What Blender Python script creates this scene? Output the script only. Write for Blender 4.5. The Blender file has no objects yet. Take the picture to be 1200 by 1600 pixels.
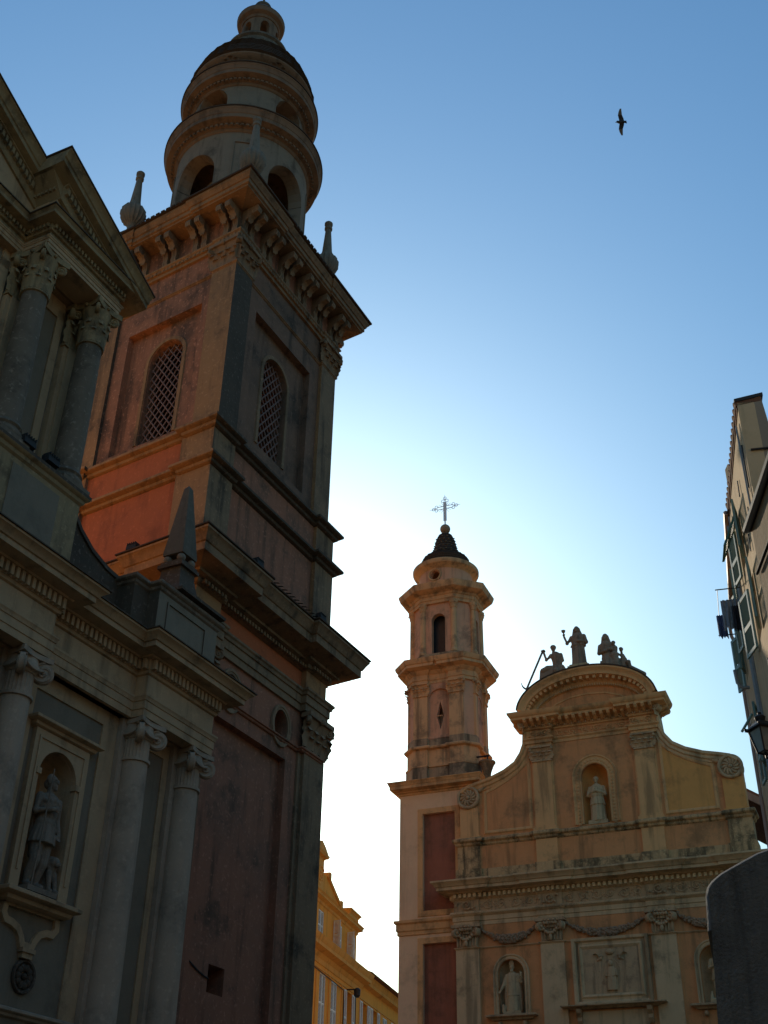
import bpy, bmesh, math, random
from math import sin, cos, pi, radians, sqrt, atan2, tan
from mathutils import Vector, Matrix
from mathutils.geometry import tessellate_polygon

# ------------------------------------------------------------------ camera, sky, sun, exposure
S = bpy.context.scene
COL = S.collection
EYE = Vector((0.0, 0.0, 1.6))
FPX, PITCH, ROLL = 1837.27, 0.576673527, 0.0199275123
cam_data = bpy.data.cameras.new('camera')
cam = bpy.data.objects.new('camera', cam_data)
COL.objects.link(cam)
fw = Vector((0, cos(PITCH), sin(PITCH)))
upv = Vector((0, -sin(PITCH), cos(PITCH)))
rtv = Vector((1, 0, 0))
r2 = rtv*cos(ROLL)+upv*sin(ROLL)
u2 = -rtv*sin(ROLL)+upv*cos(ROLL)
mw = Matrix(((r2.x, u2.x, -fw.x, EYE.x), (r2.y, u2.y, -fw.y, EYE.y), (r2.z, u2.z, -fw.z, EYE.z), (0, 0, 0, 1)))
cam.matrix_world = mw
cam_data.sensor_fit = 'VERTICAL'
cam_data.sensor_height = 36.0
cam_data.lens = 36.0*FPX/1600.0
cam_data.clip_start = 0.1
cam_data.clip_end = 6000
S.camera = cam

SUN_AZ, SUN_EL = radians(-6.0), radians(22.0)      # azimuth clockwise from +Y
W = bpy.data.worlds.new('World'); S.world = W; W.use_nodes = True
wn = W.node_tree.nodes; wl = W.node_tree.links
sky = wn.new('ShaderNodeTexSky'); sky.sky_type = 'NISHITA'; sky.sun_disc = False
sky.sun_elevation = SUN_EL; sky.sun_rotation = SUN_AZ
sky.altitude = 50; sky.air_density = 2.2; sky.dust_density = 2.6; sky.ozone_density = 10.0
bg = wn['Background']; bg.inputs[1].default_value = 0.148
tint = wn.new('ShaderNodeMix'); tint.data_type = 'RGBA'; tint.blend_type = 'MULTIPLY'; tint.inputs[0].default_value = 1.0
tint.inputs[7].default_value = (0.86, 1.0, 1.0, 1)               # white balance of the whole sky, one constant
wl.new(sky.outputs[0], tint.inputs[6]); wl.new(tint.outputs[2], bg.inputs[0])
sd = bpy.data.lights.new('sun', 'SUN'); sd.energy = 3.2; sd.angle = radians(0.5); sd.color = (1.0, 0.86, 0.66)
so = bpy.data.objects.new('sun', sd); COL.objects.link(so)
sdir = Vector((sin(SUN_AZ)*cos(SUN_EL), cos(SUN_AZ)*cos(SUN_EL), sin(SUN_EL)))
so.rotation_euler = sdir.to_track_quat('Z', 'Y').to_euler()
so.location = (0, 0, 80)
S.view_settings.view_transform = 'Standard'; S.view_settings.look = 'None'
S.view_settings.exposure = 0.0; S.view_settings.gamma = 1.0; S.view_settings.use_curve_mapping = False
S.cycles.max_bounces = 8; S.cycles.diffuse_bounces = 5

rng = random.Random(7)

# ------------------------------------------------------------------ materials
def nt(m):
    return m.node_tree.nodes, m.node_tree.links

def stucco(name, base, alt=None, dirt=(0.05, 0.045, 0.04), dirt_amt=0.35, scale=1.0, bump=0.25, rough=0.92, patch=0.5, streak=True, speck=0.0, lo=0.52):
    """weathered plaster or stone: two tones in patches, vertical dirt streaks, grain."""
    m = bpy.data.materials.new(name); m.use_nodes = True
    n, l = nt(m); bs = n['Principled BSDF']; bs.inputs['Roughness'].default_value = rough
    bs.inputs['Specular IOR Level'].default_value = 0.2
    alt = alt or tuple(c*0.72 for c in base)
    tc = n.new('ShaderNodeTexCoord')
    def noise(sc, det, mapscale=None, rough_=0.6):
        t = n.new('ShaderNodeTexNoise'); t.inputs['Scale'].default_value = sc; t.inputs['Detail'].default_value = det
        t.inputs['Roughness'].default_value = rough_
        if mapscale:
            mp = n.new('ShaderNodeMapping'); mp.inputs['Scale'].default_value = mapscale
            l.new(tc.outputs['Object'], mp.inputs[0]); l.new(mp.outputs[0], t.inputs['Vector'])
        else:
            l.new(tc.outputs['Object'], t.inputs['Vector'])
        return t
    def ramp(src, a, b):
        r = n.new('ShaderNodeMapRange'); r.inputs[1].default_value = a; r.inputs[2].default_value = b
        r.interpolation_type = 'SMOOTHSTEP'
        l.new(src, r.inputs[0]); return r.outputs[0]
    def mix(f, a, b, blend='MIX'):
        x = n.new('ShaderNodeMix'); x.data_type = 'RGBA'; x.blend_type = blend
        if isinstance(f, float): x.inputs[0].default_value = f
        else: l.new(f, x.inputs[0])
        for s, v in ((6, a), (7, b)):
            if isinstance(v, tuple): x.inputs[s].default_value = (*v, 1)
            else: l.new(v, x.inputs[s])
        return x.outputs[2]
    def mul(a, k):
        x = n.new('ShaderNodeMath'); x.operation = 'MULTIPLY'; l.new(a, x.inputs[0])
        if isinstance(k, (int, float)): x.inputs[1].default_value = k
        else: l.new(k, x.inputs[1])
        return x.outputs[0]
    big = noise(0.45*scale, 6)
    c = mix(mul(ramp(big.outputs[0], 0.42, 0.66), patch), base, alt)
    mid = noise(2.3*scale, 5)
    c = mix(mul(ramp(mid.outputs[0], 0.35, 0.7), 0.35), c, tuple(min(1, x*1.18) for x in base))
    if dirt_amt > 0:
        if streak:
            st = noise(1.6*scale, 5, (1.6, 1.6, 0.16))
            c = mix(mul(ramp(st.outputs[0], lo-0.02, lo+0.2), dirt_amt), c, dirt)
        bl = noise(0.9*scale, 8, None, 0.72)
        c = mix(mul(ramp(bl.outputs[0], lo, lo+0.17), dirt_amt*0.9), c, dirt)
    if speck > 0:
        sp = noise(9*scale, 3)
        c = mix(mul(ramp(sp.outputs[0], 0.56, 0.68), speck), c, tuple(min(1, x*1.9+0.03) for x in base))
    fine = noise(22*scale, 6)
    c = mix(mul(fine.outputs[0], 0.22), c, tuple(x*0.5 for x in base))
    l.new(c, bs.inputs['Base Color'])
    bp = n.new('ShaderNodeBump'); bp.inputs['Strength'].default_value = bump; bp.inputs['Distance'].default_value = 0.04
    add = n.new('ShaderNodeMath'); l.new(mid.outputs[0], add.inputs[0]); l.new(mul(fine.outputs[0], 0.5), add.inputs[1])
    l.new(add.outputs[0], bp.inputs['Height'])
    l.new(bp.outputs[0], bs.inputs['Normal'])
    return m

def plain(name, col, rough=0.6, metal=0.0, var=0.25, scale=6.0):
    m = bpy.data.materials.new(name); m.use_nodes = True
    n, l = nt(m); bs = n['Principled BSDF']; bs.inputs['Roughness'].default_value = rough; bs.inputs['Metallic'].default_value = metal
    tc = n.new('ShaderNodeTexCoord'); t = n.new('ShaderNodeTexNoise'); t.inputs['Scale'].default_value = scale; t.inputs['Detail'].default_value = 5
    l.new(tc.outputs['Object'], t.inputs['Vector'])
    x = n.new('ShaderNodeMix'); x.data_type = 'RGBA'; l.new(t.outputs[0], x.inputs[0])
    x.inputs[6].default_value = (*[c*(1-var) for c in col], 1); x.inputs[7].default_value = (*[min(1, c*(1+var)) for c in col], 1)
    l.new(x.outputs[2], bs.inputs['Base Color'])
    return m

M = {}
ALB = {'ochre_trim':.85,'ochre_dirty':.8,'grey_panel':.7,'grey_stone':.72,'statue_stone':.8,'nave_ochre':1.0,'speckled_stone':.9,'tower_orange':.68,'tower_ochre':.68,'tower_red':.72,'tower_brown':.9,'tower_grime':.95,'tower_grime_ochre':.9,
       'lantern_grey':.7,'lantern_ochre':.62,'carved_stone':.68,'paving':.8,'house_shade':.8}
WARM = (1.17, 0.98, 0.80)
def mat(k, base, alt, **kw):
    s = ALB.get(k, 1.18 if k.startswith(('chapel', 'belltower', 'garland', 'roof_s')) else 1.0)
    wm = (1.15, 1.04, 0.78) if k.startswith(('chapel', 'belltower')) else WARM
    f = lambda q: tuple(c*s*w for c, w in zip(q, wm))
    M[k] = stucco(k, f(base), f(alt), dirt=f(kw.pop('dirt', (0.05, 0.045, 0.04))), **kw)

mat('paving', (0.16, 0.14, 0.12), (0.10, 0.09, 0.08), dirt_amt=0.3, streak=False)
# basilica
mat('ochre_trim', (0.50, 0.395, 0.27), (0.385, 0.31, 0.22), dirt_amt=0.5, speck=0.1)
mat('ochre_dirty', (0.36, 0.30, 0.19), (0.24, 0.21, 0.15), dirt_amt=0.7, speck=0.25)
mat('grey_panel', (0.30, 0.28, 0.235), (0.235, 0.225, 0.19), dirt_amt=0.25)
mat('obelisk_stone', (0.12, 0.115, 0.10), (0.08, 0.078, 0.07), dirt_amt=0.6, speck=0.2)
mat('grey_stone', (0.52, 0.455, 0.385), (0.35, 0.34, 0.31), dirt_amt=0.4, speck=0.15)
mat('speckled_stone', (0.185, 0.165, 0.14), (0.13, 0.118, 0.10), dirt_amt=0.6, speck=0.5)
mat('black_crust', (0.088, 0.076, 0.064), (0.056, 0.05, 0.043), dirt_amt=0.4, speck=0.6)
mat('statue_stone', (0.27, 0.25, 0.22), (0.19, 0.175, 0.155), dirt_amt=0.4, speck=0.2, scale=2.5)
# basilica tower
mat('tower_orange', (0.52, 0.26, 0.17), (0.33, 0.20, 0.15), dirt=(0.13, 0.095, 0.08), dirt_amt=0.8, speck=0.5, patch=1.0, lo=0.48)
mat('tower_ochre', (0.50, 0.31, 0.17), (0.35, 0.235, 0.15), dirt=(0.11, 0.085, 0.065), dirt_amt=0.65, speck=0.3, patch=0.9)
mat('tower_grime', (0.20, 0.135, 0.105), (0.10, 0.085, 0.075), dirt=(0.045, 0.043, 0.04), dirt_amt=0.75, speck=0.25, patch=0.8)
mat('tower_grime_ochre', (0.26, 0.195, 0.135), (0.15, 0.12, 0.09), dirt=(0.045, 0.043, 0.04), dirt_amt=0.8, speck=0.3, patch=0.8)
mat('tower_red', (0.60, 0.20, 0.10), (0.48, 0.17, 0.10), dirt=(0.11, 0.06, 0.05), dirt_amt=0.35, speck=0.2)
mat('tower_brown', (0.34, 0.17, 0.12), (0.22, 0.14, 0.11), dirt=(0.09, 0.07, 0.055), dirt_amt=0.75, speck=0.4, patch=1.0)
mat('lantern_grey', (0.36, 0.305, 0.25), (0.26, 0.225, 0.19), dirt_amt=0.6)
mat('lantern_ochre', (0.38, 0.275, 0.20), (0.28, 0.21, 0.165), dirt_amt=0.55)
mat('nave_ochre', (0.75, 0.46, 0.20), (0.66, 0.40, 0.18), dirt_amt=0.2)
mat('carved_stone', (0.40, 0.30, 0.215), (0.28, 0.215, 0.16), dirt_amt=0.5, scale=2)
# chapel
mat('chapel_orange', (0.57, 0.275, 0.14), (0.47, 0.25, 0.14), dirt=(0.16, 0.10, 0.06), dirt_amt=0.6, patch=0.9, lo=0.5)
mat('chapel_yellow', (0.62, 0.32, 0.125), (0.54, 0.27, 0.11), dirt=(0.13, 0.09, 0.05), dirt_amt=0.3, patch=0.7)
mat('chapel_ochre', (0.62, 0.37, 0.20), (0.48, 0.30, 0.17), dirt=(0.13, 0.095, 0.065), dirt_amt=0.6, lo=0.5)
mat('chapel_stone', (0.55, 0.405, 0.28), (0.44, 0.325, 0.225), dirt=(0.11, 0.09, 0.065), dirt_amt=0.6, lo=0.5)
mat('chapel_crust', (0.50, 0.33, 0.20), (0.30, 0.225, 0.15), dirt=(0.05, 0.045, 0.035), dirt_amt=0.85, patch=0.7, scale=1.7, lo=0.47, speck=0.3)
mat('chapel_dentil', (0.66, 0.52, 0.37), (0.55, 0.43, 0.30), dirt_amt=0.2)
mat('chapel_pink', (0.68, 0.49, 0.375), (0.58, 0.42, 0.32), dirt=(0.12, 0.09, 0.07), dirt_amt=0.25)
mat('chapel_red', (0.30, 0.12, 0.09), (0.22, 0.105, 0.085), dirt=(0.12, 0.07, 0.055), dirt_amt=0.6, patch=0.9, lo=0.48)
mat('chapel_carved', (0.46, 0.33, 0.23), (0.32, 0.235, 0.17), dirt=(0.10, 0.08, 0.06), dirt_amt=0.5, scale=2.5, lo=0.5)
mat('belltower_pink', (0.57, 0.33, 0.25), (0.46, 0.30, 0.235), dirt=(0.11, 0.09, 0.08), dirt_amt=0.65, lo=0.5)
mat('belltower_ochre', (0.58, 0.365, 0.225), (0.45, 0.30, 0.20), dirt=(0.11, 0.09, 0.075), dirt_amt=0.75, lo=0.49)
mat('belltower_grey', (0.36, 0.27, 0.205), (0.22, 0.175, 0.145), dirt=(0.06, 0.055, 0.05), dirt_amt=0.9, lo=0.46)
mat('chapel_statue', (0.44, 0.35, 0.25), (0.36, 0.285, 0.205), dirt=(0.08, 0.065, 0.05), dirt_amt=0.5, scale=2.5)
mat('roof_statue', (0.26, 0.21, 0.165), (0.18, 0.15, 0.12), dirt=(0.06, 0.055, 0.045), dirt_amt=0.7, scale=2.5)
mat('garland_stone', (0.30, 0.235, 0.17), (0.22, 0.175, 0.13), dirt_amt=0.5, scale=3)
mat('roof_tile', (0.20, 0.105, 0.07), (0.13, 0.08, 0.06), dirt_amt=0.5, scale=2)
mat('dark_tile', (0.075, 0.058, 0.047), (0.048, 0.04, 0.035), dirt_amt=0.3, scale=2)
# houses
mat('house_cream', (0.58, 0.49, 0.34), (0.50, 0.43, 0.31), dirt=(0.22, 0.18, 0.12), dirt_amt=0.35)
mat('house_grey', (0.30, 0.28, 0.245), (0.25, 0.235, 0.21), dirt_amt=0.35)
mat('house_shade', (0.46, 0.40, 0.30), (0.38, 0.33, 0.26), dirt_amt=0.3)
mat('yellow_render', (0.86, 0.42, 0.075), (0.78, 0.37, 0.07), dirt=(0.25, 0.13, 0.04), dirt_amt=0.3)
mat('yellow_trim', (0.76, 0.42, 0.11), (0.64, 0.36, 0.10), dirt=(0.25, 0.13, 0.05), dirt_amt=0.35)
mat('blue_wall', (0.19, 0.21, 0.215), (0.10, 0.112, 0.12), dirt=(0.05, 0.058, 0.062), dirt_amt=0.6, scale=2.4, speck=0.15, bump=0.9, lo=0.47)
mat('blue_coping', (0.165, 0.20, 0.235), (0.13, 0.155, 0.18), dirt_amt=0.3, scale=2)
M['shutter_pale'] = plain('shutter_pale', (0.80, 0.76, 0.66), 0.6)
M['shutter_green'] = plain('shutter_green', (0.07, 0.17, 0.115), 0.5)
M['shutter_teal'] = plain('shutter_teal', (0.17, 0.29, 0.26), 0.5)
M['dark_wood'] = plain('dark_wood', (0.035, 0.03, 0.027), 0.8)
M['window_dark'] = plain('window_dark', (0.03, 0.032, 0.035), 0.25)
M['glass'] = plain('glass', (0.10, 0.115, 0.12), 0.08)
M['iron'] = plain('iron', (0.025, 0.025, 0.027), 0.55, 0.3)
M['zinc'] = plain('zinc', (0.30, 0.32, 0.33), 0.5, 0.4)
M['copper_pipe'] = plain('copper_pipe', (0.50, 0.34, 0.27), 0.55)
M['cross_metal'] = plain('cross_metal', (0.85, 0.95, 0.97), 0.6)
M['grille'] = plain('grille', (0.20, 0.115, 0.09), 0.8)
M['floodlight'] = plain('floodlight', (0.024, 0.02, 0.016), 0.85)
M['cloth_grey'] = plain('cloth_grey', (0.26, 0.29, 0.33), 0.9, 0, 0.6, 14)
M['cloth_dark'] = plain('cloth_dark', (0.035, 0.035, 0.045), 0.9)
M['cloth_blue'] = plain('cloth_blue', (0.10, 0.13, 0.26), 0.9)
M['bird_dark'] = plain('bird_dark', (0.03, 0.032, 0.038), 0.8)
M['bird_wing'] = plain('bird_wing', (0.17, 0.165, 0.15), 0.8)
M['glazed_tile'] = plain('glazed_tile', (0.26, 0.18, 0.08), 0.45)
M['lamp_glass'] = plain('lamp_glass', (0.20, 0.23, 0.24), 0.15)

# ------------------------------------------------------------------ mesh builder
class B:
    def __init__(self, xf=None):
        self.v = []; self.f = []; self.xf = xf
    def add(self, vs, fs):
        o = len(self.v); self.v += [tuple(x) for x in vs]; self.f += [tuple(i+o for i in q) for q in fs]
    def box(self, x0, x1, y0, y1, z0, z1):
        self.add([(x0,y0,z0),(x1,y0,z0),(x1,y1,z0),(x0,y1,z0),(x0,y0,z1),(x1,y0,z1),(x1,y1,z1),(x0,y1,z1)],
                 [(0,3,2,1),(4,5,6,7),(0,1,5,4),(1,2,6,5),(2,3,7,6),(3,0,4,7)])
        return self
    def frustum(self, cx, cy, z0, z1, a0, a1, b0=None, b1=None):
        b0 = a0 if b0 is None else b0; b1 = a1 if b1 is None else b1
        self.add([(cx-a0,cy-b0,z0),(cx+a0,cy-b0,z0),(cx+a0,cy+b0,z0),(cx-a0,cy+b0,z0),(cx-a1,cy-b1,z1),(cx+a1,cy-b1,z1),(cx+a1,cy+b1,z1),(cx-a1,cy+b1,z1)],
                 [(0,3,2,1),(4,5,6,7),(0,1,5,4),(1,2,6,5),(2,3,7,6),(3,0,4,7)])
        return self
    def extrude(self, poly, fn0, fn1):
        """closed 2D polygon poly lifted to 3D by fn0 and fn1"""
        n = len(poly); a = [fn0(*p) for p in poly]; b = [fn1(*p) for p in poly]
        self.add(a+b, [tuple(range(n)), tuple(range(2*n-1, n-1, -1))]+[(i,(i+1)%n,n+(i+1)%n,n+i) for i in range(n)])
        return self
    def prism_xz(self, poly, y0, y1):
        return self.extrude(poly, lambda x, z: (x, y0, z), lambda x, z: (x, y1, z))
    def prism_yz(self, poly, x0, x1):
        return self.extrude(poly, lambda y, z: (x0, y, z), lambda y, z: (x1, y, z))
    def prism_xy(self, poly, z0, z1):
        return self.extrude(poly, lambda x, y: (x, y, z0), lambda x, y: (x, y, z1))
    def plate(self, outer, holes, a, b, mp=None):
        """wall of thickness a..b with holes; 2D loops mapped by mp(p, q, depth)"""
        mp = mp or (lambda x, z, d: (x, d, z))
        loops = [outer]+list(holes)
        tri = tessellate_polygon([[Vector((p[0], p[1], 0)) for p in lp] for lp in loops])
        flat = [p for lp in loops for p in lp]; n = len(flat)
        vs = [mp(p[0], p[1], a) for p in flat]+[mp(p[0], p[1], b) for p in flat]
        fs = [tuple(t) for t in tri]+[tuple(n+i for i in reversed(t)) for t in tri]
        k = 0
        for lp in loops:
            m_ = len(lp)
            for i in range(m_):
                fs.append((k+i, k+(i+1)%m_, n+k+(i+1)%m_, n+k+i))
            k += m_
        self.add(vs, fs); return self
    def sweep(self, prof, path, closed=False, mp=None, back=-0.12):
        """moulding: profile (out, height) along a 2D path, mitred; outward is the right of travel"""
        mp = mp or (lambda x, y, h: (x, y, h))
        P = [Vector(p) for p in path]; n = len(P)
        pr = list(prof)+[(back, prof[-1][1]), (back, prof[0][1])]; k = len(pr)
        nor = []
        for i in range(n):
            t1 = t2 = None
            if closed or i > 0: t1 = (P[i]-P[i-1]).normalized()
            if closed or i < n-1: t2 = (P[(i+1) % n]-P[i]).normalized()
            if t1 is None: t1 = t2
            if t2 is None: t2 = t1
            n1 = Vector((t1.y, -t1.x)); n2 = Vector((t2.y, -t2.x))
            nor.append((n1+n2)/max(0.25, 1+n1.dot(n2)))
        vs = []
        for i in range(n):
            for d, h in pr:
                q = P[i]+nor[i]*d; vs.append(mp(q.x, q.y, h))
        fs = []
        for i in range(n if closed else n-1):
            j = (i+1) % n
            for a in range(k):
                b_ = (a+1) % k
                fs.append((i*k+a, j*k+a, j*k+b_, i*k+b_))
        if not closed:
            fs.append(tuple(range(k))); fs.append(tuple((n-1)*k+a for a in reversed(range(k))))
        self.add(vs, fs); return self
    def blocks(self, path, d0, d1, z0, z1, w, pitch, closed=False, mp=None, shape=None, skip=0.0):
        """row of dentils / modillions along a path"""
        mp = mp or (lambda x, y, h: (x, y, h))
        P = [Vector(p) for p in path]; n = len(P)
        for i in range(n if closed else n-1):
            a, b = P[i], P[(i+1) % n]; L = (b-a).length
            if L < 1e-6: continue
            t = (b-a)/L; nn = Vector((t.y, -t.x)); L2 = L+2*skip
            m_ = max(1, int(round(L2/pitch)))
            for q in range(m_):
                s = -skip+(q+0.5)*L2/m_
                c = a+t*s
                sh = shape or [(d0,z0),(d1,z0),(d1,z1),(d0,z1)]
                f0 = lambda d, h: mp(*(c-t*(w/2)+nn*d), h)
                f1 = lambda d, h: mp(*(c+t*(w/2)+nn*d), h)
                self.extrude(sh, f0, f1)
        return self
    def lathe(self, prof, cx, cy, n=32, flute=0, fd=0.0, a0=0.0, a1=2*pi):
        full = abs(a1-a0-2*pi) < 1e-6; m_ = n if full else n+1
        vs = []
        for r, z in prof:
            for i in range(m_):
                a = a0+(a1-a0)*i/n
                rr = r*(1-fd*abs(sin(flute*a/2))) if flute else r
                vs.append((cx+rr*cos(a), cy+rr*sin(a), z))
        fs = []
        for k in range(len(prof)-1):
            for i in range(n):
                j = (i+1) % m_
                fs.append((k*m_+i, k*m_+j, (k+1)*m_+j, (k+1)*m_+i))
        if full:
            fs.append(tuple(reversed(range(m_)))); fs.append(tuple((len(prof)-1)*m_+i for i in range(m_)))
        self.add(vs, fs); return self
    def tube(self, pts, r, n=8, closed=False):
        P = [Vector(p) for p in pts]; m_ = len(P); rs = r if isinstance(r, (list, tuple)) else [r]*m_
        vs = []; prev = None
        for i in range(m_):
            t = ((P[(i+1) % m_]-P[i-1]) if closed else (P[min(i+1, m_-1)]-P[max(i-1, 0)])).normalized()
            ref = prev if prev is not None and abs(prev.dot(t)) < 0.95 else (Vector((0, 0, 1)) if abs(t.z) < 0.9 else Vector((1, 0, 0)))
            x = (ref-t*ref.dot(t)).normalized(); y = t.cross(x); prev = x
            for k in range(n):
                a = 2*pi*k/n; vs.append(tuple(P[i]+(x*cos(a)+y*sin(a))*rs[i]))
        fs = []
        for i in range(m_ if closed else m_-1):
            j = (i+1) % m_
            for k in range(n): fs.append((i*n+k, i*n+(k+1)%n, j*n+(k+1)%n, j*n+k))
        if not closed:
            fs.append(tuple(reversed(range(n)))); fs.append(tuple((m_-1)*n+k for k in range(n)))
        self.add(vs, fs); return self
    def ball(self, c, r, n=12, m_=8, rx=None, ry=None, rz=None, rot=None):
        rx = rx or r; ry = ry or r; rz = rz or r
        vs = []; c = Vector(c)
        for i in range(m_+1):
            th = pi*i/m_
            for k in range(n):
                a = 2*pi*k/n
                p = Vector((rx*sin(th)*cos(a), ry*sin(th)*sin(a), -rz*cos(th)))
                if rot: p = rot @ p
                vs.append(tuple(c+p))
        fs = [(i*n+k, i*n+(k+1)%n, (i+1)*n+(k+1)%n, (i+1)*n+k) for i in range(m_) for k in range(n)]
        self.add(vs, fs); return self
    def cyl(self, a, b, r0, r1=None, n=12):
        return self.tube([a, b], [r0, r0 if r1 is None else r1], n)
    def make(self, name, m, parent=None, matfn=None, angle=32, merge=True):
        me = bpy.data.meshes.new(name)
        vs = [self.xf(*p) for p in self.v] if self.xf else self.v
        bm = bmesh.new()
        bv = [bm.verts.new(p) for p in vs]
        for q in self.f:
            try: bm.faces.new([bv[i] for i in q])
            except ValueError: pass
        if merge: bmesh.ops.remove_doubles(bm, verts=bm.verts, dist=1e-5)
        bmesh.ops.recalc_face_normals(bm, faces=bm.faces)
        bm.to_mesh(me); bm.free()
        ms = m if isinstance(m, (list, tuple)) else [m]
        for x in ms: me.materials.append(M[x])
        if matfn:
            for p in me.polygons: p.material_index = matfn(p.normal, p.center)
        me.shade_smooth(); me.set_sharp_from_angle(angle=radians(angle))
        o = bpy.data.objects.new(name, me); COL.objects.link(o)
        if parent: o.parent = parent
        return o

def _split(self, name, m, parent=None, matfn=None):
    """one object for every connected piece"""
    p = list(range(len(self.v)))
    def find(i):
        while p[i] != i: p[i] = p[p[i]]; i = p[i]
        return i
    for f in self.f:
        for i in f[1:]: p[find(i)] = find(f[0])
    groups = {}
    for f in self.f: groups.setdefault(find(f[0]), []).append(f)
    for fs in groups.values():
        ids = sorted(set(i for f in fs for i in f)); mp = {i: k for k, i in enumerate(ids)}
        c = B(self.xf); c.v = [self.v[i] for i in ids]; c.f = [tuple(mp[i] for i in f) for f in fs]
        c.make(name, m, parent, matfn)
B.split = _split

def thing(name, label, cat, loc=(0, 0, 0), rz=0.0, group=None):
    o = bpy.data.objects.new(name, None); COL.objects.link(o); o.empty_display_size = 0.3
    o.location = loc; o.rotation_euler = (0, 0, rz); o['label'] = label; o['category'] = cat
    if group: o['group'] = group
    return o
def tag(o, label, cat, group=None, loc=None, rz=None):
    o['label'] = label; o['category'] = cat
    if group: o['group'] = group
    if loc is not None: o.location = loc
    if rz is not None: o.rotation_euler = (0, 0, rz)
    return o
def copy_tree(o, parent=None):
    c = o.copy(); COL.objects.link(c)
    if parent: c.parent = parent
    for ch in list(o.children): copy_tree(ch, c)
    return c

def arch_loop(cx, z0, zs, w, n=14):
    """door-shaped loop: sill z0, springing zs, width w"""
    return [(cx-w/2, z0), (cx+w/2, z0)]+[(cx+w/2*cos(pi*i/n), zs+w/2*sin(pi*i/n)) for i in range(n+1)]
def rect(x0, x1, z0, z1): return [(x0, z0), (x1, z0), (x1, z1), (x0, z1)]
def ell(cx, cz, a, b, n=24): return [(cx+a*cos(2*pi*i/n), cz+b*sin(2*pi*i/n)) for i in range(n)]
def face_mp(y0): return lambda x, z, e: (x, y0-e, z)          # a moulding lying on a wall face at y0
def frame_loop(b, loop, w, y0, e0=0.0, e1=0.05, cw=True):
    """flat raised band of width w outside a closed loop on a wall at y0"""
    b.sweep([(0.0, e0), (0.0, e1), (w*0.35, e1+0.0), (w*0.45, e1*1.5), (w*0.9, e1*1.5), (w, e0)], loop, True, face_mp(y0), back=0.0)

def niche_shell(b, cx, z0, zs, w, y0, depth, n=14):
    """half-round niche with a quarter-sphere head opening in a wall at y0 (towards -y)"""
    r = w/2; vs = []; fs = []
    ang = [pi*i/n for i in range(n+1)]
    rows = []
    for z in (z0, zs):
        rows.append([(cx-r*cos(a), y0+depth*sin(a), z) for a in ang])
    for k in range(1, 8):
        ph = pi/2*k/8
        rows.append([(cx-r*cos(a)*cos(ph), y0+depth*sin(a)*cos(ph), zs+r*sin(ph)) for a in ang])
    for r_ in rows: vs += r_
    m_ = n+1
    vs.append((cx, y0, zs+r)); top = len(vs)-1
    for i in range(len(rows)-1):
        for k in range(n): fs.append((i*m_+k, i*m_+k+1, (i+1)*m_+k+1, (i+1)*m_+k))
    i = len(rows)-1
    for k in range(n): fs.append((i*m_+k, i*m_+k+1, top))
    fs.append(tuple(range(m_)))
    b.add(vs, fs)

# ------------------------------------------------------------------ classical pieces
def spiral_pts(c, r, turns, ux, uz, n=30, r_end=0.12):
    c = Vector(c); ux = Vector(ux); uz = Vector(uz); o = []
    for i in range(n+1):
        t = i/n; rr = r*(1-(1-r_end)*t); a = pi/2+turns*2*pi*t
        o.append(tuple(c+ux*(rr*cos(a))+uz*(rr*sin(a))))
    return o
def volute(b, c, d, r, wd):
    """scroll: a drum of radius r whose axis lies across the outward direction d"""
    c = Vector(c); d = Vector((d[0], d[1], 0)).normalized(); s = Vector((-d.y, d.x, 0))
    b.cyl(tuple(c-s*wd*0.42), tuple(c+s*wd*0.42), r*0.86, n=16)
    for sg in (-1, 1):
        b.tube(spiral_pts(c+s*(sg*wd*0.45), r*0.93, 1.9, d, (0, 0, 1), 26, 0.1), r*0.13, 5)
        b.ball(tuple(c+s*(sg*wd*0.46)), r*0.2, 8, 6)
def ionic_cap(b, cx, cy, z0, z1, r):
    """fluted necking, diagonal scrolls, thin abacus"""
    h = z1-z0
    b.lathe([(r*1.0,z0-0.03),(r*1.13,z0-0.02),(r*1.13,z0+0.045),(r*1.0,z0+0.06)], cx, cy, 32)
    b.lathe([(r*0.98,z0+0.055),(r*0.97,z0+h*0.5),(r*1.0,z0+h*0.56)], cx, cy, 72, 24, 0.07)
    b.lathe([(r*1.02,z0+h*0.53),(r*1.22,z0+h*0.6),(r*1.25,z0+h*0.68),(r*1.1,z0+h*0.78),(r*1.1,z0+h*0.88)], cx, cy, 32)
    for sx in (-1, 1):
        for sy in (-1, 1):
            volute(b, (cx+sx*r*1.03, cy+sy*r*1.03, z0+h*0.62), (sx, sy), h*0.27, r*0.42)
    for dx, dy in ((1,0),(-1,0),(0,1),(0,-1)):        # little festoon under each side of the abacus
        s = (-dy, dx)
        pts = [(cx+dx*r*1.26+s[0]*r*0.8*t, cy+dy*r*1.26+s[1]*r*0.8*t, z0+h*(0.66-0.06*(1-t*t))) for t in [-1+i/4 for i in range(9)]]
        b.tube(pts, r*0.1, 6)
    a = r*1.42
    poly = []
    for (x0,y0),(x1,y1) in (((-a,-a),(a,-a)),((a,-a),(a,a)),((a,a),(-a,a)),((-a,a),(-a,-a))):
        for i in range(7):
            t = i/7; px = x0+(x1-x0)*t; py = y0+(y1-y0)*t; k = 1-0.2*sin(pi*t)
            nx = 1 if x0 != x1 else k; ny = 1 if y0 != y1 else k
            poly.append((cx+px*nx, cy+py*ny))
    b.prism_xy(poly, z0+h*0.88, z1-0.004)
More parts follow.
